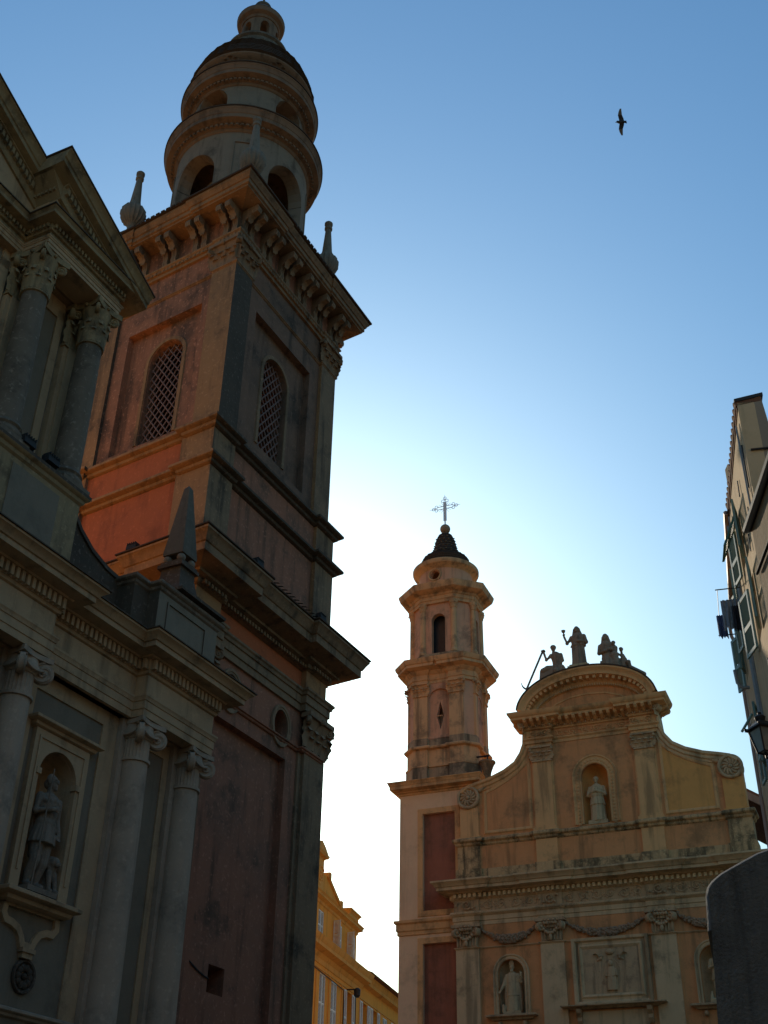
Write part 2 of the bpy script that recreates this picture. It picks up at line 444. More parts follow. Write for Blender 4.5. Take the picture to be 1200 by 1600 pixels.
def leaf(b, base, out, w, h, curl):
    """an acanthus leaf standing on base and curling outwards"""
    base = Vector(base); o = Vector((out[0], out[1], 0)).normalized(); s = Vector((-o.y, o.x, 0)); up = Vector((0, 0, 1))
    n = 6; ring = []
    for i in range(n+1):
        t = i/n
        oo = curl*(t**2.2)*1.0; zz = h*(t if t < 0.8 else 0.8+(t-0.8)*0.2-(t-0.8)*1.1)
        ww = w*0.5*(0.75+0.6*sin(pi*min(1, t*1.05)))*(1 if t < 0.85 else 0.7)*(1+0.18*((-1)**i))
        c = base+o*(oo+0.01)+up*zz
        th = 0.10*w*(1-0.4*t)+0.012
        ring.append([c-s*ww, c+o*th, c+s*ww, c-o*0.01])
    vs = [tuple(p) for r in ring for p in r]
    fs = [(i*4+k, i*4+(k+1)%4, (i+1)*4+(k+1)%4, (i+1)*4+k) for i in range(n) for k in range(4)]
    fs += [(3,2,1,0), (n*4, n*4+1, n*4+2, n*4+3)]
    b.add(vs, fs)
def corinth_cap(b, cx, cy, z0, z1, r):
    h = z1-z0
    b.lathe([(r,z0-0.03),(r*1.12,z0-0.015),(r*1.12,z0+0.03),(r*0.98,z0+0.045),(r*0.98,z0+h*0.6),(r*1.25,z0+h*0.86)], cx, cy, 24)
    for row, (hh, n, of, cu) in enumerate(((0.42, 8, 0, 0.26), (0.66, 8, 0.5, 0.34))):
        for i in range(n):
            a = 2*pi*(i+of)/n
            leaf(b, (cx+r*cos(a), cy+r*sin(a), z0+0.04), (cos(a), sin(a)), r*0.62, h*hh, r*cu)
    for sx in (-1, 1):
        for sy in (-1, 1):
            leaf(b, (cx+sx*r*0.72, cy+sy*r*0.72, z0+h*0.4), (sx, sy), r*0.4, h*0.5, r*0.72)
            volute(b, (cx+sx*r*1.05, cy+sy*r*1.05, z0+h*0.78), (sx, sy), h*0.13, r*0.25)
    for dx, dy in ((1,0),(-1,0),(0,1),(0,-1)): b.ball((cx+dx*r*1.3, cy+dy*r*1.3, z0+h*0.92), r*0.17, 8, 6)
    a = r*1.5; poly = []
    for (x0,y0),(x1,y1) in (((-a,-a),(a,-a)),((a,-a),(a,a)),((a,a),(-a,a)),((-a,a),(-a,-a))):
        for i in range(7):
            t = i/7; px = x0+(x1-x0)*t; py = y0+(y1-y0)*t; k = 1-0.22*sin(pi*t)
            poly.append((cx+px*(1 if x0 != x1 else k), cy+py*(1 if y0 != y1 else k)))
    b.prism_xy(poly, z0+h*0.87, z1-0.004)
def pilaster_cap(b, x0, x1, y, z0, z1, mp=None, k=1.0, volutes=True):
    """leafy capital on a flat pilaster whose face is at y; mp lets it turn a corner"""
    w = x1-x0; h = z1-z0; c = B()
    c.box(x0-0.03, x1+0.03, y-0.05, y+0.1, z0-0.03, z0+0.03)
    c.prism_yz([(y+0.1,z0+0.03),(y,z0+0.03),(y,z0+h*0.55),(y-0.12*k,z0+h*0.86),(y+0.1,z0+h*0.86)], x0, x1)
    n = max(3, int(round(w/(0.27*k))))
    for i in range(n): leaf(c, (x0+(i+0.5)*w/n, y, z0+0.03), (0, -1), w/n*0.9, h*0.42, 0.12*k)
    for i in range(n+1): leaf(c, (x0+i*w/n, y, z0+0.05), (0, -1), w/n*0.85, h*0.68, 0.16*k)
    for sx, xx in ((-1, x0), (1, x1)):
        leaf(c, (xx, y, z0+h*0.4), (sx*0.8, -1), w*0.16, h*0.46, 0.2*k)
        if volutes: volute(c, (xx+sx*0.05*k, y-0.1*k, z0+h*0.76), (sx, -1), h*0.15, 0.1*k)
    c.ball(((x0+x1)/2, y-0.16*k, z0+h*0.9), 0.07*k, 8, 6)
    c.box(x0-0.1*k, x1+0.1*k, y-0.18*k, y+0.1, z0+h*0.87, z1-0.004)
    if mp: c.v = [mp(*p) for p in c.v]
    b.add(c.v, c.f)

# cornice profiles: (out, height fraction)
def prof(z0, z1, pts): return [(d, z0+(z1-z0)*h) for d, h in pts]
CORNICE = [(0.0,0),(0.10,0.06),(0.12,0.16),(0.30,0.22),(0.30,0.30),(0.62,0.38),(0.80,0.42),(0.80,0.66),(0.84,0.68),(0.90,0.80),(0.97,0.92),(1.0,0.94),(1.0,1.0)]
LEDGE = [(0.0,0),(0.35,0.15),(0.45,0.4),(0.85,0.5),(1.0,0.6),(1.0,0.85),(0.6,1.0),(0.0,1.0)]
ARCHI = [(0.3,0),(0.3,0.32),(0.5,0.34),(0.5,0.7),(0.7,0.72),(0.8,0.84),(1.0,0.9),(1.0,1.0)]
def P_(profile, d, z0, z1): return [(a*d, z0+(z1-z0)*h) for a, h in profile]
# ------------------------------------------------------------------ ground
def build_ground():
    b = B(); n = 64
    vs = [(0, 0, 0)]+[(3000*cos(2*pi*i/n), 3000*sin(2*pi*i/n), 0) for i in range(n)]
    b.add(vs, [(0, 1+i, 1+(i+1) % n) for i in range(n)])
    g = b.make('ground', 'paving'); g['kind'] = 'structure'
build_ground()

# ------------------------------------------------------------------ basilica: frame with x along its front, y into the building
PHI_B = atan2(0.88732864, 0.4611376)
RB = Vector((0.4611376, 0.88732864, 0)); NB = Vector((0.88732864, -0.4611376, 0))

def drum_wall(b, cx, cy, ro, ri, z0, z1, ops, n=120):
    """round wall with arched openings ops = (centre angle, half angle, sill, spring, rise)"""
    def opening(a):
        for ac, ha, zs, zp, rise in ops:
            d = (a-ac+pi) % (2*pi)-pi
            if abs(d) < ha: return zs, zp+rise*sqrt(max(0, 1-(d/ha)**2))
        return None
    angs = set(2*pi*i/n for i in range(n))
    for ac, ha, *_ in ops:
        for e in (-ha, ha): angs.add((ac+e) % (2*pi))
    A = sorted(angs)
    kinds = []
    for i, a in enumerate(A):
        b2 = A[(i+1) % len(A)]; b2 = b2 if b2 > a else b2+2*pi
        kinds.append(opening((a+b2)/2))
    p = lambda r, a, z: (cx+r*cos(a), cy+r*sin(a), z)
    def seg(a, c, za0, za1, zc0, zc1, lo, hi):
        vs = [p(ro,a,za0),p(ro,c,zc0),p(ro,c,zc1),p(ro,a,za1),p(ri,a,za0),p(ri,c,zc0),p(ri,c,zc1),p(ri,a,za1)]
        fs = [(0,1,2,3),(7,6,5,4)]
        if lo: fs.append((0,4,5,1))
        if hi: fs.append((3,2,6,7))
        b.add(vs, fs)
    def side(a, za, zb): b.add([p(ro,a,za),p(ri,a,za),p(ri,a,zb),p(ro,a,zb)], [(0,1,2,3)])
    for i, a in enumerate(A):
        j = (i+1) % len(A); c = A[j] if A[j] > a else A[j]+2*pi; k = kinds[i]
        if k is None:
            seg(a, c, z0, z1, z0, z1, True, True)
        else:
            e = 1e-4
            oa = opening(a+e) or k; oc = opening(c-e) or k
            seg(a, c, z0, k[0], z0, k[0], True, True)
            seg(a, c, oa[1], z1, oc[1], z1, True, True)
        kp = kinds[i-1]
        if (kp is None) != (k is None):
            o = k or kp
            zz = [q for q in ops if abs(((a-q[0]+pi) % (2*pi))-pi) < q[1]+0.01][0]
            side(a, zz[2], zz[3])

def ressaut_rect(x0, x1, y0, y1, pw, st):
    """closed plan: rectangle whose corner pilasters (width pw) stand st proud"""
    q = []
    q += [(x0-st,y0-st),(x0+pw,y0-st),(x0+pw,y0),(x1-pw,y0),(x1-pw,y0-st),(x1+st,y0-st)]
    q += [(x1+st,y0+pw),(x1,y0+pw),(x1,y1-pw),(x1+st,y1-pw),(x1+st,y1+st)]
    q += [(x1-pw,y1+st),(x1-pw,y1),(x0+pw,y1),(x0+pw,y1+st),(x0-st,y1+st)]
    q += [(x0-st,y1-pw),(x0,y1-pw),(x0,y0+pw),(x0-st,y0+pw)]
    return q

def build_tower():
    org = RB*23.87-NB*18.4
    T = thing('bell_tower', 'tall orange and dark bell tower with arched grilles and a round open lantern', 'bell tower', org, PHI_B)
    xf = lambda x, y, z: (x+0.1016*y, 0.995*y, z)
    WX, DY = 7.15, 6.6
    def nb(): return B(xf)
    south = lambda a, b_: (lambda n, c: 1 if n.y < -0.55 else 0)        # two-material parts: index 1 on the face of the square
    front = lambda n, c: 1 if (n.y < -0.4 and n.z < 0.7) or c.y < -0.03 else 0  # square-side undersides take the darker colour too, offsetting orange bounce light
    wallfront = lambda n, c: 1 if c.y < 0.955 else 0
    # ---- lower shaft
    b = nb()
    ov = [ell(5.03,15.85,0.40,0.52), ell(2.2,15.85,0.40,0.52)]
    b.plate(rect(0.02,7.2,0,16.75), [rect(1.55,5.45,1.0,14.9)]+ov, 0.10, 0.36)
    b.plate(rect(0.05,7.15,0,16.7), ov+[rect(2.75,3.5,7.7,8.4)], 0.36, 0.9)
    b.box(-0.1,0.5,0.92,6.6,0,16.7); b.box(6.7,7.25,0.92,6.6,0,16.7); b.box(0.5,6.7,6.1,6.6,0,16.7)
    b.box(0.5,6.7,0.9,6.1,15.0,15.1)
    b.make('lower_shaft', 'tower_brown', T)
    b = nb()
    for sx in (0, 1):
        x0 = -0.3 if sx == 0 else 6.25
        b.box(x0,x0+1.25,-0.1,1.2,0,15.45); b.box(x0+ (1.25 if sx == 0 else -0.18), x0+(1.43 if sx == 0 else 0), 0.02, 0.2, 0, 15.45)
    b.split('corner_pilaster', 'tower_grime_ochre', T)
    b = nb(); b.sweep(P_(LEDGE,0.09,15.36,15.5), ressaut_rect(0.0,7.15,0.05,6.6,1.1,0.16), True)
    b.make('string_course', 'tower_brown', T)
    for cx in (5.03, 2.2):
        b = nb(); frame_loop(b, ell(cx,15.85,0.40,0.52,32), 0.17, 0.1, -0.01, 0.05); b.make('oval_window_surround', 'carved_stone', T)
    for x0 in (-0.3, 6.25):
        b = nb(); pilaster_cap(b, x0, x0+1.25, -0.1, 15.52, 16.7, k=1.5)
        side = (lambda p: (7.5+0.1+p[1], p[0], p[2])) if x0 > 0 else None
        if x0 > 0:
            pilaster_cap(b, -0.1, 1.15, 0, 15.52, 16.7, mp=lambda x, y, z: (7.5-y, x, z), k=1.5)
        else:
            pilaster_cap(b, -1.15, 0.1, 0, 15.52, 16.7, mp=lambda x, y, z: (-0.3+y, -x, z), k=1.5)
        b.make('capital', 'carved_stone', T)
    low = ressaut_rect(-0.02,7.2,0.08,6.6,1.1,0.2)
    b = nb(); b.sweep(P_(ARCHI,0.24,16.72,17.42), low, True, back=-0.5); b.make('architrave', 'tower_grime_ochre', T)
    b = nb(); b.box(0.0,7.18,0.10,6.6,17.42,18.16); b.make('frieze', 'tower_red', T)
    b = nb()
    for x0 in (-0.22, 6.1): b.box(x0,x0+1.3,-0.11,1.2,17.425,18.155)
    b.split('frieze_block', 'tower_ochre', T)
    b = nb(); b.sweep(P_(CORNICE,1.1,18.14,19.2), low, True, back=-0.6)
    b.blocks(low, 0.10, 0.24, 18.18, 18.3, 0.10, 0.17, True, skip=-0.05)
    b.sweep([(0.0,19.2),(1.1,19.21),(0.85,19.3),(0.0,19.55)], low, True, back=-0.6)
    b.make('main_cornice', ['tower_ochre','tower_grime_ochre'], T, front)
    b = nb(); b.sweep([(1.0,19.21),(1.14,19.23),(1.14,19.27),(0.4,19.46),(0.35,19.42)], low, True, back=0.3)
    for i in range(40):
        x = -1.1+i*0.24
        b.add([(x,-1.18,19.28),(x+0.12,-1.18,19.30),(x+0.12,-0.2,19.6),(x,-0.2,19.6)], [(0,1,2,3)])
    b.make('cornice_tiles', 'dark_tile', T)
    b = nb(); b.tube([(0.95+k*0.2,0.33,8.75-0.5*sin(pi*k/18)-0.025*k) for k in range(10)], 0.022, 6); b.make('wall_cable', 'dark_wood', T)
    # ---- middle stage
    mid = ressaut_rect(-0.12,7.27,0.02,6.6,1.05,0.16)
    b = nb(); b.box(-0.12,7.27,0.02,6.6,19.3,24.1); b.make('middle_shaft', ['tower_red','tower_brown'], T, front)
    b = nb()
    for x0 in (-0.28, 6.2):
        b.box(x0,x0+1.23,-0.14,1.25,19.3,22.4)
    b.box(-0.28,0.9,5.4,6.76,19.3,22.4)
    b.split('middle_pilaster', ['tower_ochre','tower_grime_ochre'], T, front)
    b = nb(); b.sweep(P_(LEDGE,0.3,22.32,22.66), mid, True)
    b.make('lower_ledge', ['tower_ochre','black_crust'], T, front)
    b = nb()
    for x0 in (-0.25, 6.22):
        b.box(x0,x0+1.2,-0.11,1.22,22.6,23.85)
    b.box(-0.25,0.9,5.42,6.72,22.6,23.85)
    b.split('middle_pedestal', ['tower_ochre','tower_grime_ochre'], T, front)
    b = nb(); b.sweep(P_(LEDGE,0.27,23.78,24.12), mid, True)
    b.make('upper_ledge', ['tower_ochre','black_crust'], T, front)
    # ---- belfry with arched grilles in sunk panels
    b = nb()
    al = arch_loop(3.55,25.3,28.65,1.6)
    b.plate(rect(0.1,7.05,24.1,32.4), [rect(1.65,5.45,24.8,30.3)], 0.14, 0.42)
    b.plate(rect(0.1,7.05,24.1,32.4), [al], 0.42, 0.95)
    mpx = lambda y, z, d: (d, y, z)
    al2 = arch_loop(3.15,25.0,28.5,1.55)
    b.plate(rect(0.96,6.5,24.1,32.4), [rect(1.5,4.95,24.7,30.1)], 0.14, 0.42, mpx)
    b.plate(rect(0.96,6.5,24.1,32.4), [al2], 0.42, 0.95, mpx)
    b.box(6.5,7.0,0.96,6.5,24.1,32.4); b.box(0.96,6.5,6.0,6.5,24.1,32.4)
    b.box(0.96,6.5,0.96,6.0,31.8,32.0); b.box(0.96,6.5,0.96,6.0,24.1,24.3)
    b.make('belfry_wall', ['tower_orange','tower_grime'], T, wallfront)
    for loop, nm in ((al, 0), (al2, 1)):
        b = nb(); cx = 3.55 if nm == 0 else 3.15; zs = 28.65 if nm == 0 else 28.5; z0 = 25.3 if nm == 0 else 25.0; w = 1.58
        def inside(x, z): return z > z0 and abs(x-cx) < w/2 and (z < zs or (x-cx)**2+(z-zs)**2 < (w/2)**2)
        m3 = (lambda x, z: (x, 0.62, z)) if nm == 0 else (lambda x, z: (0.62, x, z))
        for sg in (1, -1):
            s = -6.0
            while s < 6:
                pts = []
                for k in range(240):
                    x = cx-w/2+w*k/239; z = 27+sg*(x-cx)*1.35+s
                    if inside(x, z): pts.append((x, z))
                if len(pts) > 3: b.tube([m3(*pts[0]), m3(*pts[-1])], 0.03, 5)
                s += 0.40
        b.make('arched_grille', 'grille', T)
    for nm in (0, 1):
        b = nb(); cx, z0, zs = ((3.55,25.3,28.65) if nm == 0 else (3.15,25.0,28.5))
        path = [(cx-0.8,z0)]+[(cx-0.8*cos(pi*i/16),zs+0.8*sin(pi*i/16)) for i in range(17)]+[(cx+0.8,z0)]
        mp_ = (lambda x, z, e: (x, 0.42-e, z)) if nm == 0 else (lambda x, z, e: (0.42-e, x, z))
        b.sweep([(0,0),(0,0.05),(0.14,0.05),(0.16,0)], path[::-1], False, mp_, back=0.0)
        b.make('arch_surround', ['tower_ochre','tower_grime_ochre'][nm == 0], T)
    b = nb()
    for x0 in (0.0, 6.1): b.box(x0,x0+1.05,0.0,1.1,24.12,31.25)
    b.box(0.0,1.0,5.5,6.62,24.12,31.25); b.box(6.1,7.15,5.5,6.6,24.12,31.25)
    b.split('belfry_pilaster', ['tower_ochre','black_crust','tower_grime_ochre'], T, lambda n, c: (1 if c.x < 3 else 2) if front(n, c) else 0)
    b = nb(); b.sweep(P_(LEDGE,0.06,31.17,31.27), ressaut_rect(0.12,7.03,0.12,6.5,0.95,0.12), True); b.make('necking_band', ['tower_ochre','tower_grime_ochre'], T, front)
    for x0 in (0.0, 6.1):
        b = nb(); pilaster_cap(b, x0, x0+1.05, 0.0, 31.28, 32.36, k=1.25)
        if x0 > 0: pilaster_cap(b, 0, 1.1, 0, 31.28, 32.36, mp=lambda x, y, z: (7.15-y, x, z), k=1.25)
        else: pilaster_cap(b, -1.1, 0.0, 0, 31.28, 32.36, mp=lambda x, y, z: (y, -x, z), k=1.25)
        b.make('belfry_capital', ['carved_stone','tower_grime_ochre'], T, front)
    top = ressaut_rect(0.1,7.05,0.1,6.5,0.9,0.06)
    b = nb(); b.sweep([(0.02,32.36),(0.06,32.36),(0.06,32.5),(0.12,32.52),(0.12,32.62),(0.18,32.68),(0.18,32.74)], top, True, back=-0.6)
    b.blocks(top, 0.06, 0.15, 32.51, 32.62, 0.10, 0.19, True, skip=-0.05)
    b.make('beaded_fascia', ['tower_ochre','tower_grime_ochre'], T, front)
    b = nb(); b.box(0.06,7.09,0.06,6.54,32.7,34.0); b.make('bracket_frieze', ['tower_orange','tower_brown'], T, front)
    b = nb()
    Q = [(0.06,0.06),(7.09,0.06),(7.09,6.54),(0.06,6.54)]
    S_ = [(d*1.06, 32.72+(h-32.72)*1.28) for d, h in [(0.0,32.72),(0.13,32.72),(0.17,32.82),(0.13,32.98),(0.18,33.15),(0.42,33.27),(0.68,33.31),(0.72,33.42),(0.66,33.55),(0.0,33.56)]]
    def consoles(bb, a, t, nn, L, centres):
        for c in centres:
            for o in (-0.21, 0.21):
                q = Vector(a)+Vector(t)*(c+o)
                for k in (-0.08, 0.0, 0.08):                     # reeded face
                    w_ = 0.034
                    bb.extrude(S_, lambda d, h: ((q+Vector(t)*(k-w_)+Vector(nn)*d)[0], (q+Vector(t)*(k-w_)+Vector(nn)*d)[1], h), lambda d, h: ((q+Vector(t)*(k+w_)+Vector(nn)*d)[0], (q+Vector(t)*(k+w_)+Vector(nn)*d)[1], h))
                cc = q+Vector(nn)*0.6
                leaf(bb, (q.x+nn[0]*0.3, q.y+nn[1]*0.3, 33.15), nn, 0.22, 0.45, 0.40)
    consoles(b, (0.06,0.06), (1,0), (0,-1), 7.03, [0.35,1.62,2.88,4.15,5.41,6.68])
    consoles(b, (0.06,6.54), (0,-1), (-1,0), 6.48, [0.35,1.8,3.25,4.7,6.13])
    consoles(b, (7.09,0.06), (0,1), (1,0), 6.48, [0.35,1.8,3.25,4.7,6.13])
    b.make('cornice_bracket', ['carved_stone','tower_grime_ochre'], T, front)
    b = nb(); b.sweep([(0.0,33.85),(0.80,33.86),(0.80,33.93),(0.87,33.96),(0.87,34.13),(0.92,34.15),(0.96,34.25),(1.02,34.32),(1.02,34.42),(0.3,34.5)], top, True, back=-0.8)
    b.make('top_cornice', ['tower_ochre','tower_grime_ochre'], T, front)
    b = nb(); b.sweep([(0.2,34.44),(1.10,34.43),(1.10,34.5),(0.2,34.66)], top, True, back=-0.9)
    b.blocks([(-1.0,-1.0),(8.15,-1.0),(8.15,7.5),(-1.0,7.5)], 0.0, 0.035, 34.46, 34.53, 0.17, 0.25, True)
    b.box(0.5,6.6,0.5,6.1,34.4,34.6)
    b.make('cornice_roof', 'dark_tile', T)
    # ---- four urn finials
    fin = None
    for i, (fx, fy) in enumerate(((0.68,0.34),(6.6,0.42),(0.22,6.1),(6.6,6.1))):
        if fin is None:
            b = B()
            b.box(-0.42,0.42,-0.42,0.42,0,1.1); b.box(-0.5,0.5,-0.5,0.5,1.1,1.25)
            b.lathe([(0.32,1.25),(0.2,1.55),(0.16,1.85),(0.24,2.0)], 0, 0, 24)
            b.lathe([(0.22,1.95),(0.48,2.15),(0.62,2.45),(0.62,2.68),(0.48,2.9),(0.3,2.98)], 0, 0, 48, 16, 0.13)
            b.lathe([(0.34,2.92),(0.3,3.05),(0.25,3.3),(0.15,4.5),(0.14,4.56),(0.2,4.6),(0.2,4.7),(0.15,4.74),(0.15,4.78),(0.21,4.87),(0.21,4.97),(0.1,5.08)], 0, 0, 20)
            fin = b.make('urn_finial', 'statue_stone', T); fin.scale = (0.84, 0.84, 1.0)
            fin.location = (*xf(fx, fy, 0)[:2], 34.74)
        else:
            c = fin.copy(); COL.objects.link(c); c.parent = T; c.location = (*xf(fx, fy, 0)[:2], 34.64)
    # ---- lantern
    cx, cy, _ = xf(3.62, 3.25, 0)
    off = radians(-9)
    ops = [(off+pi/2*k, radians(22), 35.6, 38.65, 1.12) for k in range(4)]
    b = B(); drum_wall(b, cx, cy, 2.77, 2.2, 34.6, 41.05, ops); b.lathe([(2.6,41.0),(2.6,41.05)], cx, cy, 32)
    for k in range(4):
        a = off+pi/2*k
        for e in (-1, 1):
            aa = a+e*radians(22.5)
            for w in (0.0,):
                pass
    for k in range(4):                                     # sunk panels between the arches
        a = off+pi/4+pi/2*k
        for (a0, a1, z0, z1) in ((-9,9,40.1,40.16),(-9,9,36.2,36.26),(-9,-8.2,36.2,40.16),(8.2,9,36.2,40.16)):
            n = 8; A0, A1 = a+radians(a0), a+radians(a1)
            vs = []
            for i in range(n+1):
                t = A0+(A1-A0)*i/n
                for r_, z in ((2.74,z0),(2.82,z0),(2.82,z1),(2.74,z1)): vs.append((cx+r_*cos(t), cy+r_*sin(t), z))
            b.add(vs, [(i*4+q, i*4+(q+1)%4, i*4+4+(q+1)%4, i*4+4+q) for i in range(n) for q in range(4)]+[(0,1,2,3),(n*4+3,n*4+2,n*4+1,n*4)])
    b.make('lantern_drum', 'lantern_grey', T)
    b = B()
    for k in range(4):                                     # tie bars / imposts across the openings
        a = off+pi/2*k
        p0 = (cx+2.5*cos(a-radians(25)), cy+2.5*sin(a-radians(25)), 37.9); p1 = (cx+2.5*cos(a+radians(25)), cy+2.5*sin(a+radians(25)), 37.9)
        b.tube([p0, p1], 0.06, 8)
    b.split('impost_bar', 'lantern_ochre', T)
    b = B(); b.lathe([(1.6,34.6),(1.6,39.5),(0.5,40.9)], cx, cy, 24); b.make('stair_core', 'lantern_grey', T)
    def ring(nm, r0, r1, z0, z1):
        b = B(); d = r1-r0
        b.lathe([(r0-0.3,z0)]+[(r0+dd*d, z0+(z1-z0)*h) for dd, h in CORNICE]+[(r0-0.3,z1+0.02)], cx, cy, 96)
        for i in range(88):
            a = 2*pi*i/88
            b.box(-0.045,0.045,-0.06,0.06,z0+(z1-z0)*0.17,z0+(z1-z0)*0.28)
            for q in range(8):
                x, y, z = b.v[-8+q]; x += r0+d*0.36
                b.v[-8+q] = (cx+x*cos(a)-y*sin(a), cy+x*sin(a)+y*cos(a), z)
        b.make(nm, 'lantern_ochre', T)
        b = B(); b.lathe([(r0-0.2,z1+0.01),(r1+0.04,z1+0.01),(r1+0.04,z1+0.06),(r0-0.2,z1+0.18)], cx, cy, 96); b.make(nm+'_roof', 'dark_tile', T)
    ring('lower_ring_cornice', 2.79, 3.38, 40.72, 41.62)
    ops2 = [(off+radians(2)+pi/2*k, radians(20), 42.2, 43.35, 0.85) for k in range(4)]
    b = B(); drum_wall(b, cx, cy, 2.45, 2.0, 41.6, 44.4, ops2); b.make('upper_drum', 'lantern_grey', T)
    b = B(); b.lathe([(1.3,41.6),(1.3,44.4)], cx, cy, 24); b.make('upper_core', 'lantern_grey', T)
    ring('upper_ring_cornice', 2.47, 3.03, 44.1, 44.95)
    b = B(); b.lathe([(2.3,44.95),(2.62,44.98),(2.62,45.1),(2.55,45.15),(2.55,45.75),(2.68,45.82),(2.78,45.95),(2.78,46.05),(2.3,46.1)], cx, cy, 96)
    for k in range(8):
        a = off+pi/8+k*pi/4
        leaf(b, (cx+2.55*cos(a), cy+2.55*sin(a), 45.2), (cos(a), sin(a)), 0.3, 0.75, 0.3)
        for s in (-0.09, 0.09): leaf(b, (cx+2.55*cos(a+s), cy+2.55*sin(a+s), 45.2), (cos(a), sin(a)), 0.22, 0.6, 0.25)
    b.make('attic_band', 'lantern_ochre', T)
    b = B(); dome = [(2.82,46.04),(2.83,46.14),(2.64,46.8),(2.42,47.4),(2.06,47.9),(1.74,48.25),(1.5,48.42)]
    pr = []
    for i in range(len(dome)-1):
        for k in range(4):
            t = k/4; r0 = dome[i][0]+(dome[i+1][0]-dome[i][0])*t; z0 = dome[i][1]+(dome[i+1][1]-dome[i][1])*t
            pr += [(r0,z0),(r0+0.03,z0+0.02)]
    pr += [(1.3,48.32),(0.5,48.35)]
    b.lathe(pr, cx, cy, 72, 36, 0.012); b.make('dome', 'dark_tile', T)
    b = B(); b.lathe([(1.3,48.2),(1.54,48.25),(1.54,48.4),(1.4,48.46),(1.36,49.2),(1.46,49.28),(1.46,49.4),(1.25,49.5),(1.0,49.75),(0.9,49.95)], cx, cy, 48)
    for k in range(16):
        a = 2*pi*k/16; b.ball((cx+1.36*cos(a), cy+1.36*sin(a), 48.85), 0.17, 8, 6)
    b.make('lantern_plinth', 'speckled_stone', T)
    ops3 = [(off+pi/3*k, radians(15), 50.15, 50.85, 0.25) for k in range(6)]
    b = B(); drum_wall(b, cx, cy, 0.86, 0.6, 49.85, 51.4, ops3, 60); b.make('small_lantern', 'lantern_ochre', T)
    b = B(); b.lathe([(0.8,51.3),(0.9,51.32),(0.94,51.45),(1.1,51.55),(1.14,51.7),(1.14,51.8),(0.8,51.86)], cx, cy, 48); b.make('small_ring_cornice', 'lantern_ochre', T)
    b = B(); b.lathe([(1.15,51.82),(0.98,52.0),(0.8,52.4),(0.55,52.75),(0.36,52.9),(0.3,53.0),(0.4,53.12),(0.4,53.24),(0.15,53.36),(0.06,53.45),(0.05,54.4),(0.0,54.5)], cx, cy, 36); b.make('lantern_cap', 'speckled_stone', T)
    return T
TOWER = build_tower()
# ------------------------------------------------------------------ statues: primitives fused into one skin
def sculpt(name, b, m, parent=None, voxel=0.02, smooth=2):
    o = b.make(name, m, parent, merge=False)
    o.modifiers.clear()
    r = o.modifiers.new('r', 'REMESH'); r.mode = 'VOXEL'; r.voxel_size = voxel
    s = o.modifiers.new('s', 'SMOOTH'); s.factor = 0.5; s.iterations = smooth
    dg = bpy.context.evaluated_depsgraph_get(); dg.update()
    me = bpy.data.meshes.new_from_object(o.evaluated_get(dg)); o.modifiers.clear()
    me.materials.clear(); me.materials.append(M[m]); me.name = name
    old = o.data; o.data = me; bpy.data.meshes.remove(old); me.shade_smooth()
    return o
def limb(b, pts, rs, n=10):
    b.tube(pts, rs, n)
    for p, r in zip(pts, rs): b.ball(p, r, n, 8)
def robe(b, levels, n=56, folds=9, seed=0):
    """levels = (z, cx, cy, rx, ry, fold depth); a draped garment with running folds"""
    vs = []
    R_ = random.Random(seed); ph = [R_.uniform(0, 6.28) for _ in range(4)]
    for z, cx, cy, rx, ry, am in levels:
        for i in range(n):
            a = 2*pi*i/n
            w = 1+am*(0.6*sin(folds*a+ph[0]+1.2*sin(2*a+z*0.9))+0.4*sin((folds*1.7)//1*a+ph[1]-z*1.3))
            vs.append((cx+rx*cos(a)*w, cy+ry*sin(a)*w, z))
    fs = [(k*n+i, k*n+(i+1) % n, (k+1)*n+(i+1) % n, (k+1)*n+i) for k in range(len(levels)-1) for i in range(n)]
    fs += [tuple(reversed(range(n))), tuple((len(levels)-1)*n+i for i in range(n))]
    b.add(vs, fs)
def hand(b, c, d, s=1.0):
    """palm with curled fingers and thumb, pointing along d"""
    c = Vector(c); d = Vector(d).normalized(); side = d.cross(Vector((0, 1, 0)))
    side = side.normalized() if side.length > 0.1 else Vector((1, 0, 0)); nr = d.cross(side)
    b.ball(tuple(c), 0.045*s, 8, 6, rx=0.045*s, ry=0.03*s, rz=0.05*s)
    for k, L in enumerate((0.075, 0.085, 0.08, 0.06)):
        p = c+d*0.03*s+side*(k-1.5)*0.02*s
        b.tube([tuple(p), tuple(p+d*L*0.6*s), tuple(p+d*L*0.8*s+nr*0.03*s)], [0.013*s, 0.012*s, 0.010*s], 6)
    p = c-side*0.035*s
    b.tube([tuple(p), tuple(p+(d*0.5-side*0.5)*0.05*s), tuple(p+(d*0.9-side*0.4)*0.075*s)], [0.014*s, 0.013*s, 0.010*s], 6)
